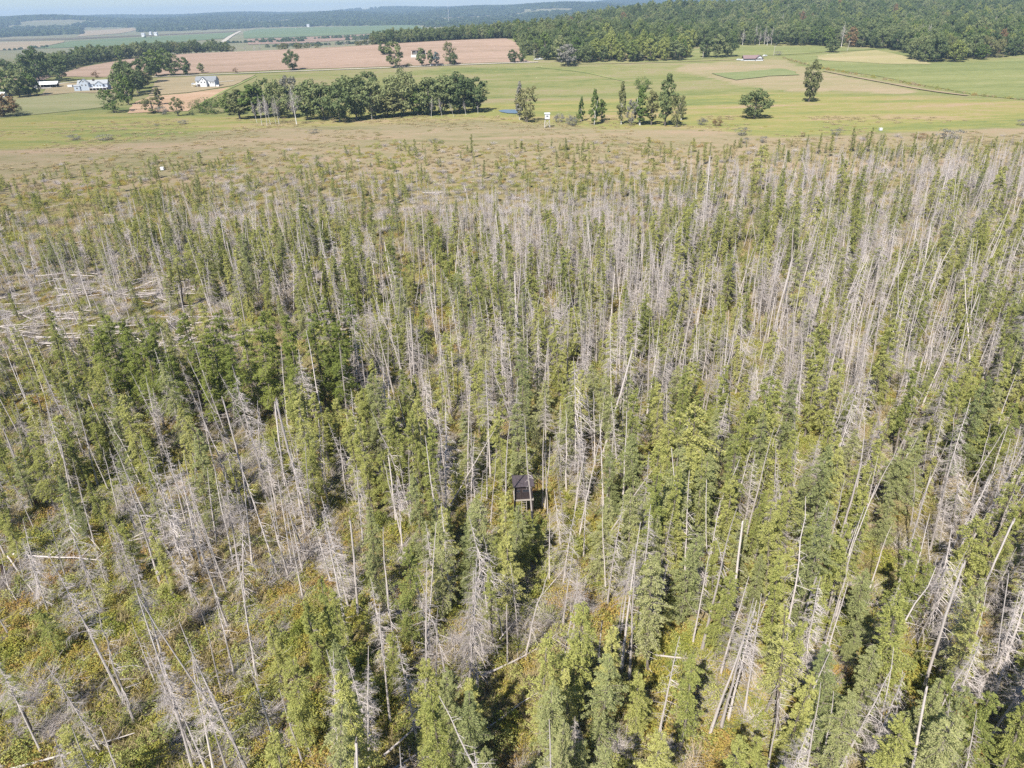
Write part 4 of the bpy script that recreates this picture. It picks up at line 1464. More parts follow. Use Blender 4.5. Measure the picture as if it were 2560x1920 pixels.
single = [
    (1318, 306, 84, 62, "loose", LEAFOLIVE, "feathery olive willow between the pond and the white deer stand"), (1300, 300, 82, 26, "poplar", LEAFGREY, "thin grey half-bare tree rising behind the olive willow"),
    (1398, 305, 20, 34, "bush", LEAFGREY, "low grey-green shrub just right of the deer stand"), (1425, 312, 24, 26, "bush", LEAFGREY, "second low shrub right of the deer stand"), (1443, 306, 22, 22, "bush", LEAFMID, "third low shrub right of the deer stand"), (1432, 315, 22, 30, "bush2", LEAFGREY, "grey round shrub in front of the shrub row"),
    (1453, 303, 52, 18, "poplar", LEAFMID, "slim green tree at the right end of the shrub row"), (1485, 312, 76, 28, "poplar", LEAFMID, "tall ragged green tree between the slim tree and the pale leaning trunk"), (1504, 303, 50, 24, "tall", LEAFMID, "shorter green tree attached to the tall ragged one"),
    (1552, 311, 90, 24, "poplar", LEAFOLIVE, "olive tree over the pale leaning trunk"), (1578, 313, 58, 34, "loose", LEAFGREY, "grey-green undertree at the left of the tall marsh group"), (1602, 313, 84, 40, "poplar", LEAFMID, "green ragged tree in the middle of the tall marsh group"), (1628, 313, 78, 36, "tall", LEAFOLIVE, "yellow-green tree in the middle of the tall marsh group"),
    (1662, 315, 116, 42, "tall", LEAFDARK, "tallest tree of the marsh group, dark and columnar"), (1690, 318, 74, 34, "loose", LEAFOLIVE, "leafy olive tree at the right of the marsh group"), (1704, 300, 52, 20, "poplar", LEAFOLIVE, "slim olive sapling at the right end of the marsh group"),
    (1606, 222, 26, 52, "bush", LEAFMID, "round green bush standing alone behind the marsh group"), (1755, 313, 18, 26, "bush", LEAFGREY, "small grey bush left of the lone oak"), (1793, 315, 17, 30, "bush", LEAFRUST, "small brownish bush left of the lone oak"),
    (1885, 296, 60, 78, "oak", LEAFDARK, "round dark oak standing alone in the pasture"), (2022, 255, 86, 44, "round", LEAFOLIVE, "tall orange-olive tree standing alone in the pasture"),
    (1855, 338, 20, 34, "bush2", LEAFGREY, "grey marsh bush beside the swamp rim at right"), (1862, 358, 14, 26, "bush2", LEAFGREY, "low dark grey bush in the dry grass"), (1908, 356, 16, 24, "bush2", LEAFGREY, "low pale grey bush in the dry grass"), (2090, 338, 16, 32, "bush2", LEAFGREY, "grey bush behind the leaning conifers"), (2007, 342, 10, 14, "bush2", LEAFRUST, "tiny brown bush in the dry grass"),
    (2300, 347, 13, 40, "bush2", LEAFRUST, "flat brown bush in the blond marsh grass"), (2374, 348, 24, 62, "bush2", LEAFGREY, "wide dark grey bush in the blond marsh grass"), (2555, 313, 12, 30, "bush2", LEAFGREY, "grey bush at the right edge of the marsh"),
    (1085 - 300, 333, 10, 32, "bush2", LEAFGREY, "low grey bush in the meadow in front of the grove"), (1085, 358, 12, 30, "bush2", LEAFGREY, "low grey bush in the marsh below the grove"), (185, 350, 12, 40, "bush2", LEAFGREY, "grey twiggy patch bush in the left meadow"), (262, 350, 12, 44, "bush2", LEAFGREY, "second grey twiggy bush in the left meadow"), (458, 310, 9, 26, "bush", LEAFGREY, "low bush below the hedgerow shrubs"), (392, 315, 6, 14, "bush2", LEAFGREY, "tiny grey bush in the left meadow"),
    (285, 282, 50, 56, "loose", LEAFMID, "spreading olive shrub at the near end of the hedgerow"), (322, 262, 62, 40, "round", LEAFMID, "bright green tree at the near end of the hedgerow"), (318, 242, 66, 58, "oak3", LEAFDARK, "large dark tree in the near half of the hedgerow"), (345, 232, 62, 50, "oak2", LEAFDARK, "dark round tree in the middle of the hedgerow"), (352, 222, 36, 46, "round", LEAFOLIVE, "olive tree on the right flank of the hedgerow"), (318, 218, 52, 34, "oak", LEAFDARK, "tall dark peak of the hedgerow, upper left"),
    (370, 208, 50, 44, "oak", LEAFDARK, "dark tree above the middle of the hedgerow"), (392, 192, 54, 48, "round", LEAFMID, "olive-green domed tree near the far end of the hedgerow"), (418, 178, 46, 36, "round", LEAFMID, "bright green tree at the far end of the hedgerow"), (432, 190, 44, 38, "oak3", LEAFDARK, "dark oval tree right of the hedgerow end by the road"), (466, 188, 36, 28, "oak2", LEAFDARK, "smaller dark tree by the road, right of the oval one"), (398, 172, 30, 36, "oak", LEAFDARK, "far dark tree behind the domed hedgerow tree"),
    (505, 183, 21, 15, "tall", LEAFDARK, "small pointed tree behind the white house"), (589, 182, 11, 13, "bush", LEAFRUST, "small brown bush by the road right of the white house"), (240, 195, 14, 17, "bush", LEAFRUST, "small brown tree by the road above the grey house"), (731, 176, 40, 36, "oak", LEAFDARK, "lone dark oak at the roadside below the pink field"),
    (383, 283, 34, 50, "loose", LEAFOLIVE, "low spreading olive tree beside the bare field"), (400, 262, 34, 22, "poplar", LEAFOLIVE, "slim pale olive tree beside the bare field"), (408, 286, 18, 30, "bush2", LEAFGREY, "grey dead brush beside the bare field"), (446, 290, 40, 34, "loose", LEAFOLIVE, "thin yellow-olive tree between bare field and grove"), (480, 288, 10, 14, "bush", LEAFDARK, "small dark bush between bare field and grove"),
    (62, 206, 40, 48, "oak2", LEAFDARK, "dark tree above the white shed, far left"), (100, 204, 60, 58, "oak", LEAFDARK, "large dark tree above the white shed"), (150, 204, 50, 42, "oak3", LEAFDARK, "brownish-dark tree right above the white shed"), (78, 240, 44, 44, "round", LEAFMID, "green tree in front of the white shed"), (50, 243, 52, 46, "round", LEAFDARK, "dark tree in the left farmyard, second from the frame edge"), (18, 240, 48, 50, "round", LEAFMID, "green tree in the left farmyard at the frame edge"), (95, 238, 34, 18, "loose", LEAFGREY, "bare grey tree leaning by the white shed"),
    (12, 292, 44, 56, "round", LEAFRUST, "reddish-green tree cut by the left frame edge"), (36, 284, 26, 36, "bush", LEAFOLIVE, "olive bush beside the reddish tree at left edge"), (18, 197, 34, 40, "oak", LEAFDARK, "dark tree behind the farmyard at the left edge"),
    (962, 137, 28, 34, "oak2", LEAFDARK, "dark spreading tree on the crest left of the road tree"), (988, 170, 54, 50, "oak3", LEAFDARK, "large dark oak at the roadside on the pink hill"), (1055, 166, 40, 26, "tall", LEAFDARK, "dark narrow tree left of the spruce pair"), (1077, 164, 34, 17, "tall", LEAFDARK, "pointed green spruce left of the blue one"), (1092, 163, 29, 18, "tall", LEAFBLUE, "blue spruce on the pink hillside"), (1124, 163, 52, 30, "loose", LEAFOLIVE, "tall uneven tree right of the blue spruce"), (1133, 163, 26, 26, "oak", LEAFDARK, "low dark tree at the foot of the uneven one"),
    (1282, 157, 29, 26, "round", LEAFDARK, "left of two round trees below the forest corner"), (1305, 156, 28, 22, "oak2", LEAFDARK, "right of two round trees below the forest corner"), (1022, 167, 8, 20, "bush", LEAFOLIVE, "low olive bush by the road between the oak and the spruces"),
    (1420, 166, 46, 50, "oak3", LEAFGREY, "greyish tree standing forward of the forest edge"), (1765, 144, 42, 40, "oak2", LEAFDARK, "left tree of the trio beside the red-roofed barn"), (1792, 144, 46, 42, "oak3", LEAFDARK, "middle tree of the trio beside the red-roofed barn"), (1820, 142, 44, 40, "oak", LEAFDARK, "right tree of the trio beside the red-roofed barn"), (2080, 131, 25, 30, "round", LEAFDARK, "round bush-like tree alone below the forest"), (1945, 138, 9, 20, "bush2", LEAFGREY, "low grey brush beside the pole by the barn"),
]
for (px, py, hp, wp, kd, mt_, lab) in single:
    bu = kd.startswith("bush")
    broad(px, py, hp, wp, kd, lab, mt_, name="shrub" if bu else "broadleaf_tree", cat="bush" if bu else "tree", group="shrubs on the farmland" if bu else "trees on the farmland", bark=None)

# hedge of weeds along the field ditch
hx, hs = [], []
for (a, b_) in (((1960, 146), (2030, 167)), ((2030, 167), (2200, 197)), ((2200, 197), (2440, 239)), ((2440, 239), (2600, 254))):
    A, B = np.array(at(*a)), np.array(at(*b_))
    n = int(np.linalg.norm(B - A) / 2.2)
    for k in range(n):
        q = A + (B - A) * k / n + rng.normal(0, 1.0, 2)
        if rng.random() < .75:
            hx.append((q[0], q[1], tz(*q)))
            hs.append(rng.uniform(.6, 1.4))
mass("ditch_weeds", [SH[1], SH[3], SH[5]], hx, np.repeat(np.array(hs)[:, None], 3, 1) * 1.4, np.zeros((len(hx), 3)), rng.integers(0, 3, len(hx)), label="low weeds along the ditch between the fields")

# ------------------------------------------------------------------ forest on the hill, strip behind the pink field
FP = [(1225, ('d', 1000)), (1262, ('d', 1000)), (1292, ('d', 880)), (1314, 143), (1400, 157), (1440, 160), (1500, 157), (1590, 156), (1700, 152), (1722, 147), (1726, ('d', 850)), (1850, ('d', 905)), (2000, ('d', 915)), (2188, ('d', 890)),
      (2194, 121), (2280, 130), (2300, 148), (2325, 158), (2420, 157), (2560, 142), (2760, 130)]
fpx, fd = [], []
for px, q in FP:
    fpx.append(px)
    fd.append(q[1] if isinstance(q, tuple) else math.hypot(*at(px, q)))
ft = []
rgf = np.random.default_rng(77)
# rows of trees marching back from the edge
N = 15000
u_ = rgf.uniform(1215, 2780, N)
front_d = np.interp(u_, fpx, fd)
dd = front_d + 4 + (rgf.uniform(0, 1, N) ** 1.3) * (2050 - front_d)
XY = np.array([col_at(a, b) for a, b in zip(u_, dd)])
k = rgf.random(N) < (dd / 2050) ** .35
XY, dd, u_, front_d = XY[k], dd[k], u_[k], front_d[k]


def thin2(XY, dmin):
    cell = {}
    keep = []
    for i, (x, y) in enumerate(XY):
        kx, ky = int(x // dmin), int(y // dmin)
        if any((x - XY[j][0]) ** 2 + (y - XY[j][1]) ** 2 < dmin * dmin for a in (-1, 0, 1) for b in (-1, 0, 1) for j in cell.get((kx + a, ky + b), ())):
            continue
        keep.append(i)
        cell.setdefault((kx, ky), []).append(i)
    return keep


order = np.argsort(dd)
kp = [order[i] for i in thin2([tuple(XY[j]) for j in order], 8.2)]
KN = ["oak", "oak2", "oak3", "round", "tall", "loose", "bare", "rusty", "light"]
for i in kp:
    x, y = XY[i]
    br_ = 1480 < u_[i] < 1730 and dd[i] < front_d[i] + 70
    warm = u_[i] > 2370 and dd[i] < front_d[i] + 120
    p = [.04, .05, .06, .25, .05, .03, .01, .01, .50] if br_ else ([.13, .13, .16, .16, .06, .14, .02, .1, .1] if warm else [.24, .24, .20, .14, .05, .03, .025, .005, .07])
    vi = int(rgf.choice(9, p=p))
    hh = rgf.normal(17, 3.2)
    if 1860 < u_[i] < 1960 and dd[i] < front_d[i] + 25:
        vi = 6 if rgf.random() < .5 else vi
    ft.append((x, y, vi, hh, rgf.uniform(8.5, 15.5), dd[i] - front_d[i], u_[i], dd[i]))
# strip behind the crest of the pink field
for (p0, p1, d0, d1, off0, off1, n, hm) in ((40, 180, 800, 950, 10, 60, 60, 15), (170, 480, 950, 1150, 8, 70, 150, 15), (480, 560, 1150, 1140, 10, 40, 14, 13), (930, 1240, 1015, 1005, 8, 160, 190, 16), (560, 930, 1120, 1020, 20, 90, 26, 8)):
    pts = []
    for _ in range(n * 4):
        u = rgf.uniform(p0, p1)
        base = np.interp(u, [p0, p1], [d0, d1])
        ds = base + rgf.uniform(off0, off1)
        pts.append((*col_at(u, ds), u, ds, ds - base))
    kk = thin2([(a[0], a[1]) for a in pts], 7.5)[:n]
    for j in kk:
        x, y, u, ds, df = pts[j]
        vi = int(rgf.choice(7, p=[.3, .3, .25, .1, .03, .02, 0])) if hm > 10 else int(rgf.choice([5, 6]))
        ft.append((x, y, vi, rgf.normal(hm, 1.8), rgf.uniform(9, 12), df, u, ds))
sz = []
for q in ft:
    U_, V_, Z_ = proj([q[0], q[1], tz(q[0], q[1])])
    sz.append((q[3] / Z_[0]) * (1.0 if q[5] < 45 else .35) * (1 if 0 < U_[0] < 2560 else 0))
orderf = np.argsort(-np.array(sz))
ind = [ft[i] for i in orderf[:210]]
rest = [ft[i] for i in orderf[210:]]
FM = {0: "dark oak", 1: "dark green tree", 2: "deep green tree", 3: "mid green round tree", 4: "slender green tree", 5: "loose olive tree", 6: "bare grey tree", 7: "rusty brown tree", 8: "yellow-green tree"}
fitems = []
SEG = [(150, "far left of the tree strip"), (260, "left part of the tree strip"), (380, "middle of the far tree strip"), (580, "right end of the far tree strip"), (925, "in the thin line beyond the pink crest"), (1080, "behind the pink crest above the spruces"), (1225, "behind the highest crest of the pink field"),
       (1330, "at the forest corner by the pink field"), (1450, "forest edge behind the grey forward tree"), (1560, "left part of the light green forest edge"), (1640, "middle of the light green forest edge"), (1735, "right part of the light green forest edge"), (1850, "forest edge above the barn trio"), (1960, "forest edge above the red-roofed barn"), (2090, "forest edge above the upper field"), (2195, "forest edge, upper field's right end"), (2290, "where the forest steps forward"), (2400, "on the forest spur at right"), (2500, "among the mixed trees at the right edge"), (9999, "at the right end of the forest")]
for q in ind:
    seg = next(n for lim, n in SEG if q[6] < lim)
    row = "front-row" if q[5] < 14 else "second-row" if q[5] < 28 else "inner"
    fitems.append(dict(q=q, u=q[6], ad=row + " " + FM[q[2]], where=seg))
g = {}
for it in fitems:
    g.setdefault((it['ad'], it['where']), []).append(it)
for (ad, wh), L in g.items():
    L.sort(key=lambda q: q['u'])
    for i, it in enumerate(L):
        if len(L) == 1:
            it['label'] = "%s, %s" % (ad, wh)
        else:
            pos = "leftmost" if i == 0 else ("rightmost" if i == len(L) - 1 else ORD[i] + " from left")
            it['label'] = "%s, %s, %s" % (ad, pos, wh)
for it in fitems:
    x, y, vi, hh, wd = it['q'][:5]
    H0, W0, (ma, mb, mc) = BR[KN[vi]]
    o = thing("forest_tree", x, y, it['label'], "tree", "broadleaf trees of the forest edge", (0, 0, rng.uniform(0, 6.28)), (wd / 12, wd / 12, hh / H0))
    link("trunk", ma, o)
    link("crown", mb, o)
mass("forest", [BR[k_][2][2] for k_ in KN], [(q[0], q[1], tz(q[0], q[1])) for q in rest], [(q[4] / 12, q[4] / 12, q[3] / BR[KN[q[2]]][0]) for q in rest], [(0, 0, rng.uniform(0, 6.28)) for q in rest], [q[2] for q in rest],
     label="green broadleaf forest covering the hill")


# ------------------------------------------------------------------ far woods of the valley and the horizon hills
def blob_mesh(seed, n=150, leaf=3.2):
    rs = np.random.default_rng(seed)
    g_ = Geo()
    v = rs.normal(size=(n, 3))
    v /= np.linalg.norm(v, axis=1)[:, None]
    v[:, 2] = np.abs(v[:, 2])
    lump = 1 + .25 * np.sin(v[:, 0] * 7 + seed) * np.sin(v[:, 1] * 6 + 1)
    C = v * np.array([12, 12, 13]) * lump[:, None] * rs.uniform(.8, 1, n)[:, None] + [0, 0, 2]
    nn = v + rs.normal(0, .35, (n, 3))
    nn /= np.linalg.norm(nn, axis=1)[:, None]
    u = np.cross(nn, rs.normal(size=(n, 3)))
    u /= np.linalg.norm(u, axis=1)[:, None]
    w_ = np.cross(nn, u)
    l = (leaf * rs.uniform(.6, 1.3, n))[:, None]
    g_.quads(np.stack([C - u * l, C + w_ * l, C + u * l, C - w_ * l], 1), 0)
    return g_.mesh("far_clump_%d" % seed, [LEAFFAR])


BL = [blob_mesh(900 + i) for i in range(4)]
rgw = np.random.default_rng(5)
N = 60000
u_ = rgw.uniform(-120, 2700, N)
dd = np.sqrt(rgw.uniform(2000 ** 2, 9500 ** 2, N))
XY = np.array([col_at(a, b) for a, b in zip(u_, dd)])
Zt = terrain(XY[:, 0], XY[:, 1])
U_, V_, _ = proj(np.column_stack([XY, Zt]))
nn_ = nz2(XY[:, 0], XY[:, 1], .0016, 3)
n3_ = nz2(XY[:, 0] , XY[:, 1], .006, 8)
lim = np.interp(U_, [-100, 0, 250, 500, 700, 1000, 1200, 2700], [96, 94, 84, 76, 68, 63, 70, 70])
ok = (V_ < lim) & ((nn_ > -.28) | (V_ > lim - 12)) & (n3_ > -.45)
clr = ((U_ > 205) & (U_ < 345) & (V_ > 69) & (V_ < 92)) | ((U_ > 615) & (U_ < 725) & (V_ > 52) & (V_ < 59)) | ((U_ > 1240) & (U_ < 1330) & (V_ > 23) & (V_ < 28))
ok &= ~clr
ok &= rgw.random(N) < np.clip(.35 + (dd - 2000) / 5000, .3, 1)
# a few tree lines on the valley floor
P3 = list(np.column_stack([XY, Zt])[ok])
S3 = list(rgw.uniform(.75, 1.25, int(ok.sum())) * np.clip(dd[ok] / 4500, .75, 1.6))
print("far woods", len(P3))
S3 = np.array(S3)
S3v = np.stack([S3, S3, np.minimum(S3, 1.1) * rgw.uniform(.9, 1.25, len(S3))], 1)
mass("far_woods", BL, P3, S3v, np.stack([0 * S3, 0 * S3, rgw.uniform(0, 6, len(S3))], 1), rgw.integers(0, 4, len(S3)), label="far bluish woods covering the valley side and horizon hills")
# scrub and hedges on the valley floor behind the crest
VB, VS = [], []
for (a, b_, n, s) in (((620, 104), (930, 92), 60, .38), ((560, 108), (760, 104), 40, .35), ((690, 118), (930, 108), 50, .36), ((0, 128), (110, 118), 14, .3), ((360, 95), (380, 94), 2, .3), ((880, 100), (950, 96), 16, .5), ((1060, 68), (1180, 66), 20, .6)):
    A, B = np.array(at(*a)), np.array(at(*b_))
    for _ in range(n):
        q = A + (B - A) * rgw.random() + rgw.normal(0, 12, 2)
        VB.append((q[0], q[1], tz(*q)))
        VS.append(s * rgw.uniform(.7, 1.3))
VS = np.array(VS)
mass("valley_scrub", BL, VB, np.stack([VS, VS, VS], 1), np.stack([0 * VS, 0 * VS, rgw.uniform(0, 6, len(VS))], 1), rgw.integers(0, 4, len(VS)), label="bluish scrub and hedges on the valley floor")

# ------------------------------------------------------------------ buildings
WHITE = plain("white_siding", (.60, .62, .64), .6, .04)
BLUEGREY = plain("blue_grey_siding", (.36, .41, .48), .6, .05)
ROOFG = plain("grey_shingles", (.20, .215, .235), .85, .12, 6)
ROOFL = plain("pale_grey_shingles", (.30, .32, .34), .85, .1, 6)
ROOFR = plain("dull_red_metal_roof", (.23, .165, .165), .5, .08)
ROOFW = plain("white_metal_roof", (.80, .82, .82), .45, .03)
GLASS = plain("dark_window_glass", (.03, .035, .045), .12, .1, spec=.6)
TRIM = plain("white_trim", (.8, .8, .8), .5, .02)
DECK = plain("weathered_and_sunlit_boards", (.32, .29, .26), .8, .12)  # weathered wood; its pale tone also paints sunlight on the hut's side
DARKSHADE = plain("dark_brown_and_shade", (.07, .055, .05), .8, .15)  # dark brown parts, and painted shade below the barn eave and house deck
CONC = plain("pale_concrete", (.55, .52, .47), .9, .08)
HUTB = plain("dark_brown_painted_wood", (.040, .031, .033), .75, .25, 3)
HUTR = plain("purple_brown_metal_roof", (.085, .070, .078), .45, .1, 3)
POLEM = plain("silvered_pole_wood", (.42, .39, .35), .8, .1)
METAL = plain("galvanised_steel", (.55, .56, .57), .4, .05, metal=.3)


def part(name, fn, mats, parent, label=None, loc=None):
    g_ = Geo()
    fn(g_)
    o = link(name, g_.mesh(name, mats), parent, loc, label=label)
    return o


def bx(*a):
    return lambda g_: g_.box(*a)


def gable_block(root, x0, x1, y0, y1, z0, z1, rise, wallm, roofm, axis='x', over=.5, roof_name="roof", wall_name="wall"):
    """walls with gable ends and a two-slope roof with thickness; ridge runs along axis"""
    def walls(g_):
        g_.box(x0, x1, y0, y1, z0, z1)
        if axis == 'x':
            ym = (y0 + y1) / 2
            for x in (x0 + .002, x1 - .002):
                g_.poly4((x, y0, z1), (x, y1, z1), (x, ym, z1 + rise), (x, ym, z1 + rise))
        else:
            xm = (x0 + x1) / 2
            for y in (y0 + .002, y1 - .002):
                g_.poly4((x0, y, z1), (x1, y, z1), (xm, y, z1 + rise), (xm, y, z1 + rise))
    w_ = part(wall_name, walls, [wallm], root)

    def roof(g_):
        if axis == 'x':
            ym = (y0 + y1) / 2
            sl_ = rise / (ym - y0)
            for s_, ye in ((1, y0 - over), (-1, y1 + over)):
                zl = z1 - over * sl_ + .06
                g_.slab([(x0 - over, ye, zl), (x1 + over, ye, zl), (x1 + over, ym, z1 + rise + .06), (x0 - over, ym, z1 + rise + .06)], (0, 0, .18))
        else:
            xm = (x0 + x1) / 2
            sl_ = rise / (xm - x0)
            for xe in (x0 - over, x1 + over):
                zl = z1 - over * sl_ + .08
                g_.slab([(xe, y0 - over, zl), (xe, y1 + over, zl), (xm, y1 + over, z1 + rise + .08), (xm, y0 - over, z1 + rise + .08)], (0, 0, .18))
    r_ = part(roof_name, roof, [roofm], root)
    return w_, r_


def window(root, x, z, w_, h_, y, name="window", glass=GLASS, trim=TRIM):
    f = part(name, lambda g_: [g_.box(x - w_ / 2 - .08, x + w_ / 2 + .08, y - .06, y + .02, z - h_ / 2 - .08, z - h_ / 2), g_.box(x - w_ / 2 - .08, x + w_ / 2 + .08, y - .06, y + .02, z + h_ / 2, z + h_ / 2 + .08),
                               g_.box(x - w_ / 2 - .08, x - w_ / 2, y - .06, y + .02, z - h_ / 2, z + h_ / 2), g_.box(x + w_ / 2, x + w_ / 2 + .08, y - .06, y + .02, z - h_ / 2, z + h_ / 2), g_.box(x - .03, x + .03, y - .05, y + .02, z - h_ / 2, z + h_ / 2)], [trim], root)
    part("pane", bx(x - w_ / 2, x + w_ / 2, y - .03, y + .01, z - h_ / 2, z + h_ / 2), [glass], f)
    return f


# white house beside the bare field
x, y = at(516, 217)
hz = thing("white_house", x, y, "white house with dark grey roof beside the tan lawn", "house", dz=.1, scale=(.74, .74, .74))
gable_block(hz, -10, 11, -1, 9, 0, 6.2, 3.6, WHITE, ROOFG, 'x')
gable_block(hz, -4.6, 2.2, -4.0, -1.01, 0, 6.0, 3.4, WHITE, ROOFG, 'y', .4, "front_gable_roof", "front_gable_wall")
gable_block(hz, 5.0, 10.6, -3.0, -1.01, 0, 5.4, 1.4, WHITE, ROOFG, 'x', .3, "wing_roof", "wing_wall")
part("end_wall", lambda g_: (g_.box(11.0, 11.06, -1, 9, 0, 6.2), g_.poly4((11.05, -1, 6.2), (11.05, 9, 6.2), (11.05, 4, 9.7), (11.05, 4, 9.7))), [BLUEGREY], hz, "grey-blue gable end wall")
for (wx, wz, ww, wh, wy) in ((-3, 4.6, 1.2, 1.5, -4.0), (.6, 4.6, 1.2, 1.5, -4.0), (-1.2, 7.2, 1.2, 1.2, -4.0), (6.6, 3.9, 1.2, 1.4, -3.0), (9.0, 3.9, 1.2, 1.4, -3.0), (-7.5, 4.6, 1.6, 1.4, -1.0)):
    window(hz, wx, wz, ww, wh, wy)
part("garage_door", bx(-8.9, -5.8, -1.08, -1.0, .1, 2.6), [DARKSHADE], hz)
part("door", bx(2.9, 4.0, -1.08, -1.0, .1, 2.3), [DARKSHADE], hz)
part("patio", lambda g_: g_.box(-12, 8, -8, -4.05, -1.4, .12), [CONC], hz)
part("side_deck", lambda g_: (g_.box(-14, -10.05, -3, 5, 2.6, 2.8), g_.box(-14, -13.8, -3, -2.8, -.5, 2.6), g_.box(-14, -13.9, -3, 5, 2.8, 3.8)), [TRIM], hz)
part("air_unit", bx(11.5, 14.5, -3, -1, -.5, 1.6), [TRIM], hz)

# grey house with decks
x, y = at(232, 226)
hz = thing("grey_house", x, y, "blue-grey house with two front gables and a raised deck", "house", dz=.1, rot=(0, 0, .12), scale=(.78, .78, .78))
gable_block(hz, -13, 15, 0, 9, 0, 6.0, 3.0, BLUEGREY, ROOFL, 'x')
gable_block(hz, -9.5, -1.5, -4, -.01, 0, 7.4, 3.2, BLUEGREY, ROOFL, 'y', .4, "front_gable_roof", "front_gable_wall")
gable_block(hz, 4.5, 11.5, -3, -.01, 2.6, 5.6, 2.4, BLUEGREY, ROOFL, 'y', .4, "right_gable_roof", "right_gable_wall")
gable_block(hz, -15, -9.52, -5, -.01, -1.5, 4.6, .9, BLUEGREY, ROOFL, 'x', .3, "low_wing_roof", "low_wing_wall")
part("chimney", bx(.8, 2.4, 3.0, 4.4, 7.0, 10.2), [DARKSHADE], hz)
part("deck", lambda g_: (g_.box(-1.4, 15, -5, -.05, 2.3, 2.55), g_.box(-1.4, 15, -5.05, -4.95, 3.3, 3.42)), [TRIM], hz)
for i in range(6):
    part("deck_post", bx(-1.2 + i * 3.2, -1.0 + i * 3.2, -4.95, -4.75, -2.0, 2.3), [TRIM], hz)
part("basement_wall", bx(-1.4, 15, -3.05, -.06, -2.0, 2.25), [DARKSHADE], hz, "walk-out wall under the deck, coloured dark for shade")  # shade beneath the deck is put into the wall colour
for (wx, wz, ww, wh, wy) in ((-7.3, 5.2, 1.3, 1.5, -4), (-3.7, 5.2, 1.3, 1.5, -4), (-5.5, 8.4, 1.3, 1.2, -4), (6.6, 4.2, 1.3, 1.4, -3), (9.4, 4.2, 1.3, 1.4, -3), (2.4, 4.2, 1.6, 1.5, 0), (-12.3, 2.6, 1.4, 1.4, -5)):
    window(hz, wx, wz, ww, wh, wy, trim=TRIM)
x, y = at(177, 219)
o = thing("trampoline", x, y, "small white covered trailer on the lawn left of the grey house", "trailer")
o.name = "trailer"
part("body", bx(-1.8, 1.8, -1, 1, .5, 2.0), [WHITE], o)
part("wheel", lambda g_: g_.tube(np.array([[-.5, -1.2, .35], [-.5, -1.0, .35]]), np.array([.35, .35]), 10), [DARKSHADE], o)
part("wheel", lambda g_: g_.tube(np.array([[.5, -1.2, .35], [.5, -1.0, .35]]), np.array([.35, .35]), 10), [DARKSHADE], o)
part("drawbar", bx(1.8, 2.9, -.08, .08, .45, .55), [METAL], o)

# white open shed
x, y = at(122, 219)
o = thing("open_shed", x, y, "open-sided shed with a bright white roof among dark trees", "shed", rot=(0, 0, .25))
gable_block(o, -7, 7, -4, 5, 2.6, 2.9, 1.5, WHITE, ROOFW, 'x', 1.0)
for sx in (-6.8, -2.3, 2.3, 6.8):
    for sy in (-3.8, 4.8):
        part("post", bx(sx - .12, sx + .12, sy - .12, sy + .12, -.5, 2.6), [DECK], o)
part("back_wall", bx(-6.6, 6.6, 4.5, 4.68, -.3, 2.58), [DARKSHADE], o)
part("left_store", bx(-11, -7.1, -3, 4, -.3, 3.0), [WHITE], o)
x, y = at(6, 242)
o = thing("garden_shed", x, y, "small white-roofed shed at the left frame edge", "shed")
gable_block(o, -3, 3, -2, 2, 0, 2.2, 1.0, WHITE, ROOFW, 'x', .3)
part("door", bx(-.6, .6, -2.06, -2.0, 0, 2.0), [DARKSHADE], o)

# pavilion on the pink hill
x, y = at(1043, 137)
o = thing("hill_pavilion", x, y, "dark flat-roofed cabin on the pink hillside with a pale drive", "cabin", dz=.0)
part("wall", bx(-5, 8, 0, 6, 0, 3.4), [DARKSHADE], o)
part("roof", lambda g_: g_.slab([(-6, -1.5, 4.1), (9, -1.5, 4.1), (9, 7, 3.6), (-6, 7, 3.6)], (0, 0, .3)), [HUTR], o)
for px_ in (-5.6, -1, 4, 8.4):
    part("post", bx(px_, px_ + .2, -1.2, -1.0, -.5, 4.0), [TRIM], o)
part("terrace", lambda g_: g_.slab([(-6, -1.4, .05), (5, -1.4, .05), (3.5, -22, -1.2), (-4, -22, -1.2)], (0, 0, .25)), [CONC], o)
for wx in (-3, 1, 5):
    window(o, wx, 1.8, 1.6, 1.2, 0)
x, y = at(1092, 165)
o = thing("low_shelter", x, y, "low white-edged shelter under the blue spruce", "shelter")
part("roof", lambda g_: g_.slab([(-6, -2, 1.5), (6, -2, 1.5), (6, 2, 2.0), (-6, 2, 2.0)], (0, 0, .15)), [DARKSHADE], o)
for px_ in (-5.8, 0, 5.6):
    part("post", bx(px_, px_ + .15, -1.9, -1.75, -.3, 1.5), [TRIM], o)
part("back_board", bx(-5.8, 5.8, 1.7, 1.85, -.3, 1.6), [TRIM], o)

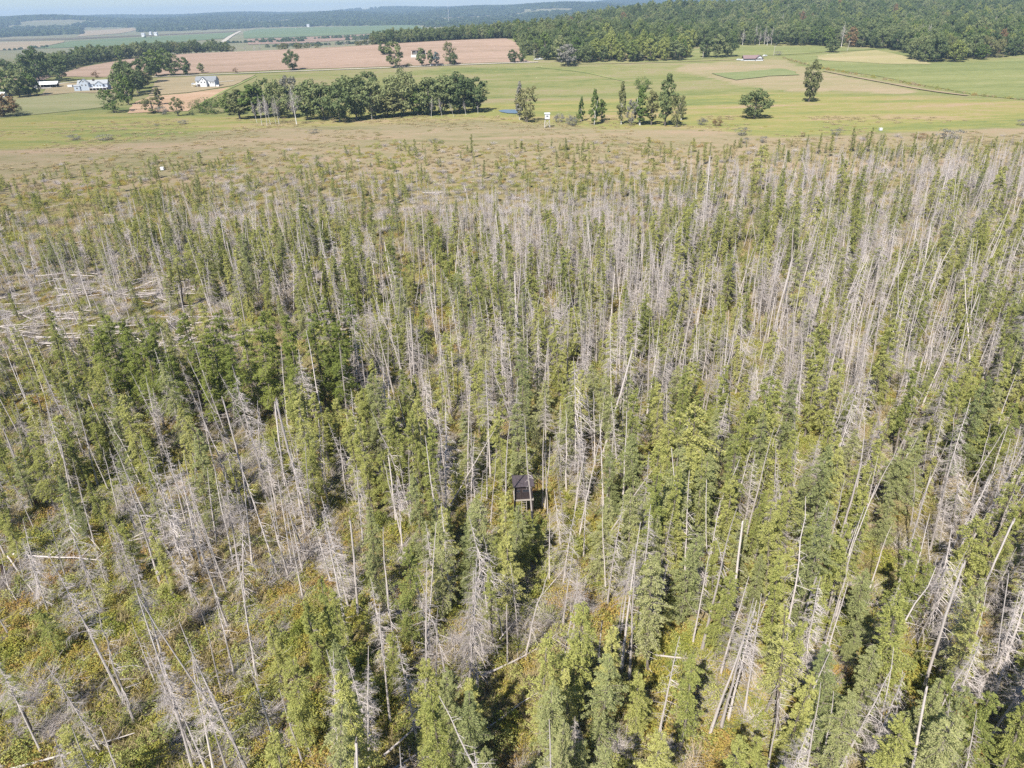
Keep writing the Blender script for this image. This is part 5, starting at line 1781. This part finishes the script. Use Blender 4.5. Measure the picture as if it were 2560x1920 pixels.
# red-roofed barn
x, y = at(1884, 151)
o = thing("red_roofed_barn", x, y, "low white barn with dull red roof and white gable", "barn", rot=(0, 0, -.12), scale=(.82, .82, .82))
gable_block(o, -11, 3, -5, 6, 0, 2.6, 2.6, WHITE, ROOFR, 'x', 1.2)
gable_block(o, 1, 9, -6.5, 5, 0, 2.6, 2.8, WHITE, ROOFR, 'y', .9, "front_gable_roof", "front_gable_wall")
part("eave_shade_strip", bx(-11.5, 1, -5.3, -5.05, 1.4, 2.5), [DARKSHADE], o)  # added dark strip that paints the eave's shade on the white wall
part("porch_band", bx(1.2, 8.8, -6.75, -6.52, 1.2, 2.5), [DARKSHADE], o)
for wx in (3.2, 6.6):
    window(o, wx, 1.8, 1.3, .9, -6.76)
for i, (px_, py_, lab) in enumerate([(1847, 151, "white parked car just left of the red-roofed barn"), (1858, 152, "white parked car nearest the barn's left end"), (1342, 150, "white parked car under the forest corner by the pole"), (1352, 149, "second white car under the forest corner"), (1912, 141, "white parked car behind the barn's right end")]):
    x, y = at(px_, py_)
    c_ = thing("parked_car", x, y, lab, "car", "white cars parked at the farms", rot=(0, 0, .1 * i))
    part("body", lambda g_: (g_.box(-2.3, 2.3, -.9, .9, .35, .95), g_.slab([(-1.3, -.85, .95), (1.4, -.85, .95), (1.0, -.7, 1.5), (-.9, -.7, 1.5)], (0, 1.6, 0))), [WHITE], c_)
    part("window_band", bx(-1.1, 1.15, -.84, -.80, 1.02, 1.42), [GLASS], c_)
    for wx in (-1.4, 1.4):
        part("wheel", lambda g_, wx=wx: g_.tube(np.array([[wx, -.95, .33], [wx, -.75, .33]]), np.array([.33, .33]), 10), [DARKSHADE], c_)

# utility poles
for px_, py_, hp, lab in [(1757, 146, 22, "thin pale utility pole beside the barn trio"), (1934, 139, 19, "pale utility pole right behind the red-roofed barn"), (2118, 128, 20, "leaning pale utility pole in the upper field"), (1335, 152, 22, "pale utility pole at the forest corner")]:
    x, y = at(px_, py_)
    h = hp / FPX * slant(x, y)
    o = thing("utility_pole", x, y, lab, "pole", "utility poles along the farm road", rot=(0, .1 if px_ == 2118 else .02, 0))
    part("shaft", lambda g_: g_.tube(np.array([[0, 0, -.5], [0, 0, h]]), np.array([.22, .16]), 8), [POLEM], o)
    part("crossarm", bx(-1.1, 1.1, -.08, .08, h - .9, h - .7), [POLEM], o)
    for sx in (-1, 0, 1):
        part("insulator", lambda g_, sx=sx: g_.tube(np.array([[sx, 0, h - .7], [sx, 0, h - .45]]), np.array([.07, .05]), 6), [TRIM], o)
# radio mast far away
x, y = col_at(1122, 3600)
o = thing("radio_mast", x, y, "slim white lattice radio mast far across the valley", "mast")
hm = 100.0


def mast(g_):
    for a in range(3):
        d_ = unit_perp(a * 2.094) * .9
        g_.tube(np.array([d_, d_ + [0, 0, hm]]), np.array([.25, .25]), 4)
    for k_ in range(33):
        z0 = k_ * 3.0
        for a in range(3):
            p0 = unit_perp(a * 2.094) * .9 + [0, 0, z0]
            p1 = unit_perp((a + 1) * 2.094) * .9 + [0, 0, z0 + 3]
            g_.tube(np.array([p0, p1]), np.array([.12, .12]), 3)


part("lattice", mast, [METAL], o)
part("antenna", lambda g_: g_.tube(np.array([[0, 0, hm], [0, 0, hm + 6]]), np.array([.15, .08]), 5), [METAL], o)
# far farms
for px_, dist, w_, lab in [(384, 3300, 11, "bright white farmhouse in the valley woods, left"), (371, 3450, 9, "white barn beside the valley farmhouse"), (463, 4300, 16, "white house among the far woods above the road"), (770, 4400, 14, "far white house right of the farm road"), (940, 5600, 26, "far white building under the horizon"), (352, 3150, 11, "pale long shed in front of the valley farm"), (1137, 1800, 10, "white valley shed left of the forest")]:
    x, y = col_at(px_, dist)
    o = thing("far_farmhouse", x, y, lab, "house", "white farm buildings far in the valley")
    o.location.z += 1.5
    gable_block(o, -w_ / 2, w_ / 2, -5, 5, -4, 7, 4, WHITE, ROOFL, 'x')
    for wx in (-w_ / 4, w_ / 4):
        window(o, wx, 4, 1.6, 2, -5)

# ------------------------------------------------------------------ white deer stand by the marsh
x, y = at(1368, 319)
o = thing("deer_stand", x, y, "white box deer stand on crossed wooden legs by the marsh shrubs", "hunting stand")
s_ = slant(x, y) / FPX
part("cabin", bx(-1.15, 1.15, -1.15, 1.15, 4.1, 6.4), [WHITE], o)
part("roof", lambda g_: g_.slab([(-1.4, -1.4, 6.42), (1.4, -1.4, 6.42), (1.4, 1.4, 6.7), (-1.4, 1.4, 6.7)], (0, 0, .1)), [WHITE], o)
part("window", bx(-.5, .5, -1.18, -1.14, 5.2, 5.7), [GLASS], o)
part("platform", bx(-1.3, 1.3, -1.3, 1.3, 3.85, 4.08), [DARKSHADE], o)
for sx in (-1, 1):
    for sy in (-1, 1):
        part("leg", lambda g_, sx=sx, sy=sy: g_.tube(np.array([[sx * 1.35, sy * 1.35, -.4], [sx * 1.05, sy * 1.05, 3.9]]), np.array([.17, .17]), 6), [POLEM], o)
    part("brace", lambda g_, sx=sx: g_.tube(np.array([[sx * 1.3, -1.35, .3], [-sx * 1.1, -1.15, 3.5]]), np.array([.12, .12]), 5), [POLEM], o)
# small white boxes
for px_, py_, lab in [(407, 426, "small white box at the near edge of the left meadow"), (2201, 327, "small white box in the right marsh meadow")]:
    x, y = at(px_, py_)
    o = thing("beehive_box", x, y, lab, "box", "small white boxes in the meadow")
    o.name = "white_box"
    part("body", bx(-.6, .6, -.5, .5, .2, 1.1), [WHITE], o)
    part("lid", bx(-.68, .68, -.58, .58, 1.1, 1.22), [TRIM], o)

# ------------------------------------------------------------------ elevated hunting hut in the swamp
hx_, hy_ = HUT
o = thing("elevated_hut", hx_, hy_, "dark brown hunting hut on tall posts among the swamp trees", "hunting hut", rot=(0, 0, .06), scale=(1.08, 1.0, .96))
FZ = 3.7
part("floor_frame", bx(-1.02, 1.02, -.92, .95, FZ - .16, FZ - .02), [DECK], o)
for sx in (-.9, .9):
    for sy in (-.8, .8):
        part("post", bx(sx - .07, sx + .07, sy - .07, sy + .07, -.5, FZ - .17), [HUTB], o)
for k_ in range(8):
    part("plank", bx(-.9 + k_ * .225, -.9 + k_ * .225 + .215, -.80, -.77, FZ, FZ + 1.9 - .02), [HUTB], o)
part("back_wall", bx(-.9, .9, .77, .80, FZ, FZ + 1.5), [HUTB], o)
part("side_wall", lambda g_: (g_.box(-.90, -.87, -.76, .76, FZ, FZ + 1.5)), [DECK], o, "side wall coloured pale for sunlight")  # paler boards than the other walls: sunlight painted on this side
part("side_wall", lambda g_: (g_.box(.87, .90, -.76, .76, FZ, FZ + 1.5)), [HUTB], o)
f = part("window", lambda g_: (g_.box(-.15, .62, -.84, -.81, FZ + 1.0, FZ + 1.06), g_.box(-.15, .62, -.84, -.81, FZ + 1.36, FZ + 1.42), g_.box(-.15, -.09, -.84, -.81, FZ + 1.061, FZ + 1.359), g_.box(.56, .62, -.84, -.81, FZ + 1.061, FZ + 1.359)), [HUTR], o)
part("pane", bx(-.09, .56, -.83, -.812, FZ + 1.06, FZ + 1.36), [GLASS], f)
f = part("window", lambda g_: (g_.box(-.75, -.35, -.84, -.81, FZ + 1.0, FZ + 1.06), g_.box(-.75, -.35, -.84, -.81, FZ + 1.36, FZ + 1.42)), [HUTR], o)
part("pane", bx(-.72, -.38, -.83, -.812, FZ + 1.06, FZ + 1.36), [GLASS], f)
part("corner_board", bx(-.95, -.905, -.86, -.76, FZ, FZ + 1.9), [DECK], o, "pale corner board")
rf = part("roof", lambda g_: g_.slab([(-1.1, -1.05, FZ + 1.92), (1.1, -1.05, FZ + 1.92), (1.1, 1.05, FZ + 2.02), (-1.1, 1.05, FZ + 2.02)], (0, 0, .04)), [HUTR], o)
for k_ in range(7):
    xx = -1.05 + k_ * .35
    part("roof_rib", lambda g_, xx=xx: g_.slab([(xx - .02, -1.05, FZ + 1.962), (xx + .02, -1.05, FZ + 1.962), (xx + .02, 1.05, FZ + 2.062), (xx - .02, 1.05, FZ + 2.062)], (0, 0, .035)), [HUTR], rf)
lad = part("ladder", lambda g_: (g_.tube(np.array([[-.25, -1.9, -.2], [-.25, -1.0, FZ]]), np.array([.035, .035]), 5), g_.tube(np.array([[.25, -1.9, -.2], [.25, -1.0, FZ]]), np.array([.035, .035]), 5)), [DECK], o)
for k_ in range(12):
    q = (k_ + .7) / 12.5
    part("rung", lambda g_, q=q: g_.tube(np.array([[-.25, -1.9 + .9 * q, -.2 + (FZ + .2) * q], [.25, -1.9 + .9 * q, -.2 + (FZ + .2) * q]]), np.array([.022, .022]), 5), [DECK], lad)

# ------------------------------------------------------------------ haze
zmin = float(V[:, 2].min()) - 1.5
R_ = 12800.0
g_ = Geo()
g_.box(-R_, R_, -R_, R_, zmin, 175.0)
mt, t, out = new_mat("thin_air")
pv_ = t.nodes.new("ShaderNodeVolumePrincipled")
pv_.inputs['Color'].default_value = (.50, .70, 1.0, 1)
pv_.inputs['Density'].default_value = 1.1e-4
pv_.inputs['Anisotropy'].default_value = .1
t.links.new(pv_.outputs[0], out.inputs['Volume'])
link("haze", g_.mesh("haze", [mt]), kind="stuff", label="thin bluish haze over the whole valley")
